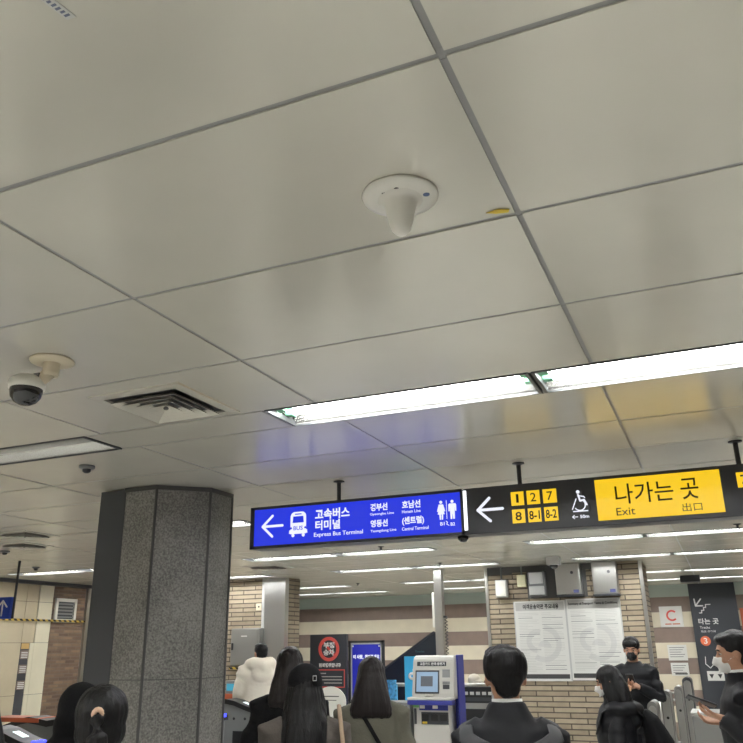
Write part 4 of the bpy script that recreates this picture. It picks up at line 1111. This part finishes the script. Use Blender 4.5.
t4, hpc, kc = person('person', 'person with very long black hair in a taupe jacket and black cap', -1.920, 3.63, -28, 1.60, 'c_taupe', seed=8, dsh=.035, style='verylong', wide=1.05, puffy=1.05)
t5, _, _ = person('person', 'person with shoulder length dark hair in an olive jacket, by the blue notice', -1.90, 4.40, -22, 1.63, 'c_olive', seed=9, dsh=.02, hair='brown', style='long', puffy=1.06)
t6, _, _ = person('person', 'person with short black hair and dark coat carrying a backpack, centre foreground', -.85, 3.35, -18, 1.685, 'c_navy', folds(.005), seed=10, shz=1.375, style='boxy', head_rot=(3, 0), wide=1.08, collar='coat', puffy=1.04)

# cap on the very long haired woman
bm = bmesh.new()
lathe(bm, [(.090, 1.660), (.093, 1.675), (.091, 1.70), (.080, 1.732), (.060, 1.755), (.032, 1.770), (.0, 1.775)], 30, (0, -.018))
tube(bm, [(0, .06, 1.68), (0, .13, 1.668), (0, .175, 1.655)], [(.08, .008), (.075, .006), (.04, .004)], 16, ref=(1, 0, 0))
o = link('black_cap', bm, 'c_black', t4, True); o.scale = (kc, kc*1.04, kc)
link('cap_buckle', B((.040, .060, -.122, -.100, 1.688, 1.691), (.040, .060, -.122, -.100, 1.711, 1.714), (.040, .0425, -.122, -.100, 1.688, 1.714), (.0575, .060, -.122, -.100, 1.688, 1.714)), 'lightgrey', o)

def local(t, p): return Matrix.Translation(t.location) @ Matrix.Rotation(t.rotation_euler.z, 4, 'Z') @ Vector(p)
def belongings(name, label, cat, t):
    return empty(name, tuple(t.location), t.rotation_euler.z, label, cat)

# backpack
b = belongings('backpack', 'black backpack with broad shoulder straps on the man in the dark coat', 'backpack', t6)
bm = bmesh.new()
tube(bm, [(0, -.215, .84), (0, -.23, .95), (0, -.23, 1.12), (0, -.215, 1.22), (0, -.20, 1.27)], [(.12, .06), (.15, .08), (.145, .08), (.12, .065), (.06, .035)], 20, ref=(1, 0, 0))
fuse('bag', bm, .012, 'c_strap', b, 3, folds(.004), 2)
for s in (-1, 1):
    bm = bmesh.new(); tube(bm, [(s*.012, -.180, 1.278), (s*.07, -.176, 1.305), (s*.13, -.160, 1.333), (s*.172, -.120, 1.358), (s*.172, -.01, 1.400), (s*.15, .085, 1.36), (s*.14, .135, 1.22)], [(.031, .005)]*7, 10, ref=(s*-.9, 0, .45))
    q = link('strap', bm, 'c_strap', b, True)
    if s < 0:
        bm = bmesh.new(); ring = [(-.10+.014*math.cos(a*PI/6), -.181+.004*math.sin(a*PI/6), 1.322+.014*math.sin(a*PI/6)) for a in range(12)]
        tube(bm, ring, .0028, 6, closed=True); link('ring', bm, 'grey', q, True)
    link('zip', B((s*.05-.002, s*.05+.002, -.305, -.30, .95, 1.15)), 'grey', b)

# crossbody strap on olive jacket
b = belongings('shoulder_bag', 'thin black crossbody bag strap across the olive jacket', 'bag', t5)
bm = bmesh.new(); tube(bm, [(-.13, .10, 1.30), (-.115, .02, 1.405), (-.09, -.07, 1.40), (-.04, -.128, 1.33), (.06, -.145, 1.17), (.16, -.13, 1.0), (.21, -.06, .90)], [(.011, .004)]*7, 8, ref=(.6, 0, .8)); link('strap', bm, 'c_black', b, True)
bm = bmesh.new(); tube(bm, [(.235, -.02, .72), (.24, -.02, .82), (.235, -.02, .92)], [(.04, .10), (.045, .12), (.03, .10)], 16, ref=(1, 0, 0)); link('bag', bm, 'c_black', b, True)
# pale strap hanging by the capped woman
b = belongings('tote_bag', 'beige shoulder strap and bag on the right side of the taupe jacket', 'bag', t4)
bm = bmesh.new(); tube(bm, [(.16, .12, 1.15), (.172, .06, 1.36), (.165, -.02, 1.43), (.172, -.12, 1.34), (.185, -.165, 1.20), (.20, -.16, 1.0), (.21, -.08, .85)], [(.010, .004)]*7, 8, ref=(1, 0, 0)); link('strap', bm, mat('beige_strap', srgb(148, 126, 104), .7), b, True)
bm = bmesh.new(); tube(bm, [(.27, -.02, .50), (.275, -.02, .68), (.27, -.02, .86)], [(.05, .14), (.055, .15), (.03, .13)], 16, ref=(1, 0, 0)); link('bag', bm, mat('beige_bag', srgb(165, 140, 112), .7), b, True)

# hood over the hidden person's head
bm = bmesh.new(); k = 1.555/1.75
ellipsoid(bm, (0, -.02*k, 1.66*k), (.104*k, .118*k, .110*k)); ellipsoid(bm, (0, -.05*k, 1.58*k), (.112*k, .11*k, .12*k)); ellipsoid(bm, (0, -.06*k, 1.47*k), (.155*k, .12*k, .09*k))
fuse('hood', bm, .012, 'c_black', t2, 3, folds(.004), 2)

# man with a black mask leaning by the notices, phone in hands
armsF = {'L': ((-.245, .03, 1.14), (-.06, .22, 1.26)), 'R': ((.245, .03, 1.14), (.06, .22, 1.24)), 'dL': (.75, .35, .45), 'dR': (-.75, .35, .45), 'nL': (.2, .6, .6), 'nR': (-.2, .6, .6), 'curl': .6}
t7, hp7, k7 = person('person', 'person in black mask and dark puffer jacket looking at a phone beside the notices', -.955, 9.35, 184, 1.74, 'c_navy', quilt(.010, .11), seed=11, style='fringe', mask='mask_black', wide=1.03, puffy=1.08, arms=armsF, head_rot=(0, -12))
b = belongings('smartphone', 'dark phone held by the masked man beside the notices', 'phone', t7)
o = link('phone_body', B((-.038, .038, -.005, .005, -.075, .075), bev=.003), 'black', b); 
s_ = link('screen', B((-.034, .034, -.0065, -.005, -.068, .068)), emat('phone_screen', srgb(70, 90, 150), .4), o)
o.location = (0, .285, 1.335); o.rotation_euler = (-.9, 0, 0)
b = belongings('shopping_bag', 'white pointed paper bag corner seen between the two dark coats', 'bag', t7)
bm = bmesh.new(); prism_y(bm, [(.19, 1.02), (.30, 1.0), (.31, 1.47), (.24, 1.36)], .02, .10); 
o = link('paper_bag', bm, 'paper', b)
for v in o.data.vertices: v.co.y += .13
b = belongings('crossbody_pouch', 'black padded crossbody pouch at the hip of the masked man by the notices', 'bag', t7)
bm = bmesh.new(); tube(bm, [(-.14, .20, .93), (0, .22, .97), (.12, .20, .96)], [(.08, .04), (.10, .055), (.07, .04)], 14, ref=(0, 0, 1)); link('pouch', bm, 'c_black', b, True)

# woman in profile with white mask, facing left
armsP = {'L': ((-.24, .0, 1.13), (-.16, .20, 1.0)), 'R': ((.24, .0, 1.13), (.16, .20, 1.0)), 'curl': .6}
t8, _, k8 = person('person', 'person in profile facing left with white mask, dark hair and black padded coat', -.82, 6.35, -97, 1.53, 'c_navy', quilt(.008, .10), seed=12, hair='black', style='long', hood='down', mask='mask_white', collar='high', puffy=1.18, arms=armsP, head_rot=(0, -14), hem=.55)
b = belongings('backpack', 'large black backpack worn by the woman with the white mask', 'backpack', t8)
bm = bmesh.new(); tube(bm, [(0, -.25, .72), (0, -.29, .85), (0, -.285, 1.02), (0, -.24, 1.17), (0, -.20, 1.23)], [(.12, .07), (.16, .11), (.155, .10), (.12, .06), (.06, .03)], 20, ref=(1, 0, 0))
fuse('bag', bm, .012, 'c_black', b, 3, folds(.004), 2)
for s in (-1, 1):
    bm = bmesh.new(); tube(bm, [(s*.06, -.19, 1.20), (s*.12, -.12, 1.27), (s*.13, -.02, 1.285), (s*.125, .09, 1.22), (s*.14, .14, 1.08)], [(.022, .006)]*5, 8, ref=(1, 0, 0)); link('strap', bm, 'c_strap', b, True)

# man on the right in profile with phone
armsM = {'L': ((-.24, -.06, 1.14), (-.12, .13, 1.29)), 'R': ((.24, -.06, 1.14), (.14, .13, 1.25)), 'dL': (.35, .9, .25), 'nL': (.3, 0, .95), 'dR': (-.3, .9, .1), 'nR': (-.4, 0, .9), 'curl': .55}
t9, _, k9 = person('person', 'person in white mask and dark coat holding a phone at the right edge', .04, 5.25, -93, 1.745, 'c_navy', folds(.007), seed=13, style='short', mask='mask_white', wide=1.08, puffy=1.05, collar='coat', arms=armsM, head_rot=(2, -6))
b = belongings('smartphone', 'dark phone held by the man at the right edge', 'phone', t9)
o = link('phone_body', B((-.038, .038, -.08, .08, -.005, .005), bev=.003), 'black', b)
link('screen', B((-.034, .034, -.073, .073, .005, .0062)), emat('phone_glow', srgb(150, 155, 160), .6), o)
o.location = (-.05, .225, 1.372); o.rotation_euler = (.35, .25, .2)
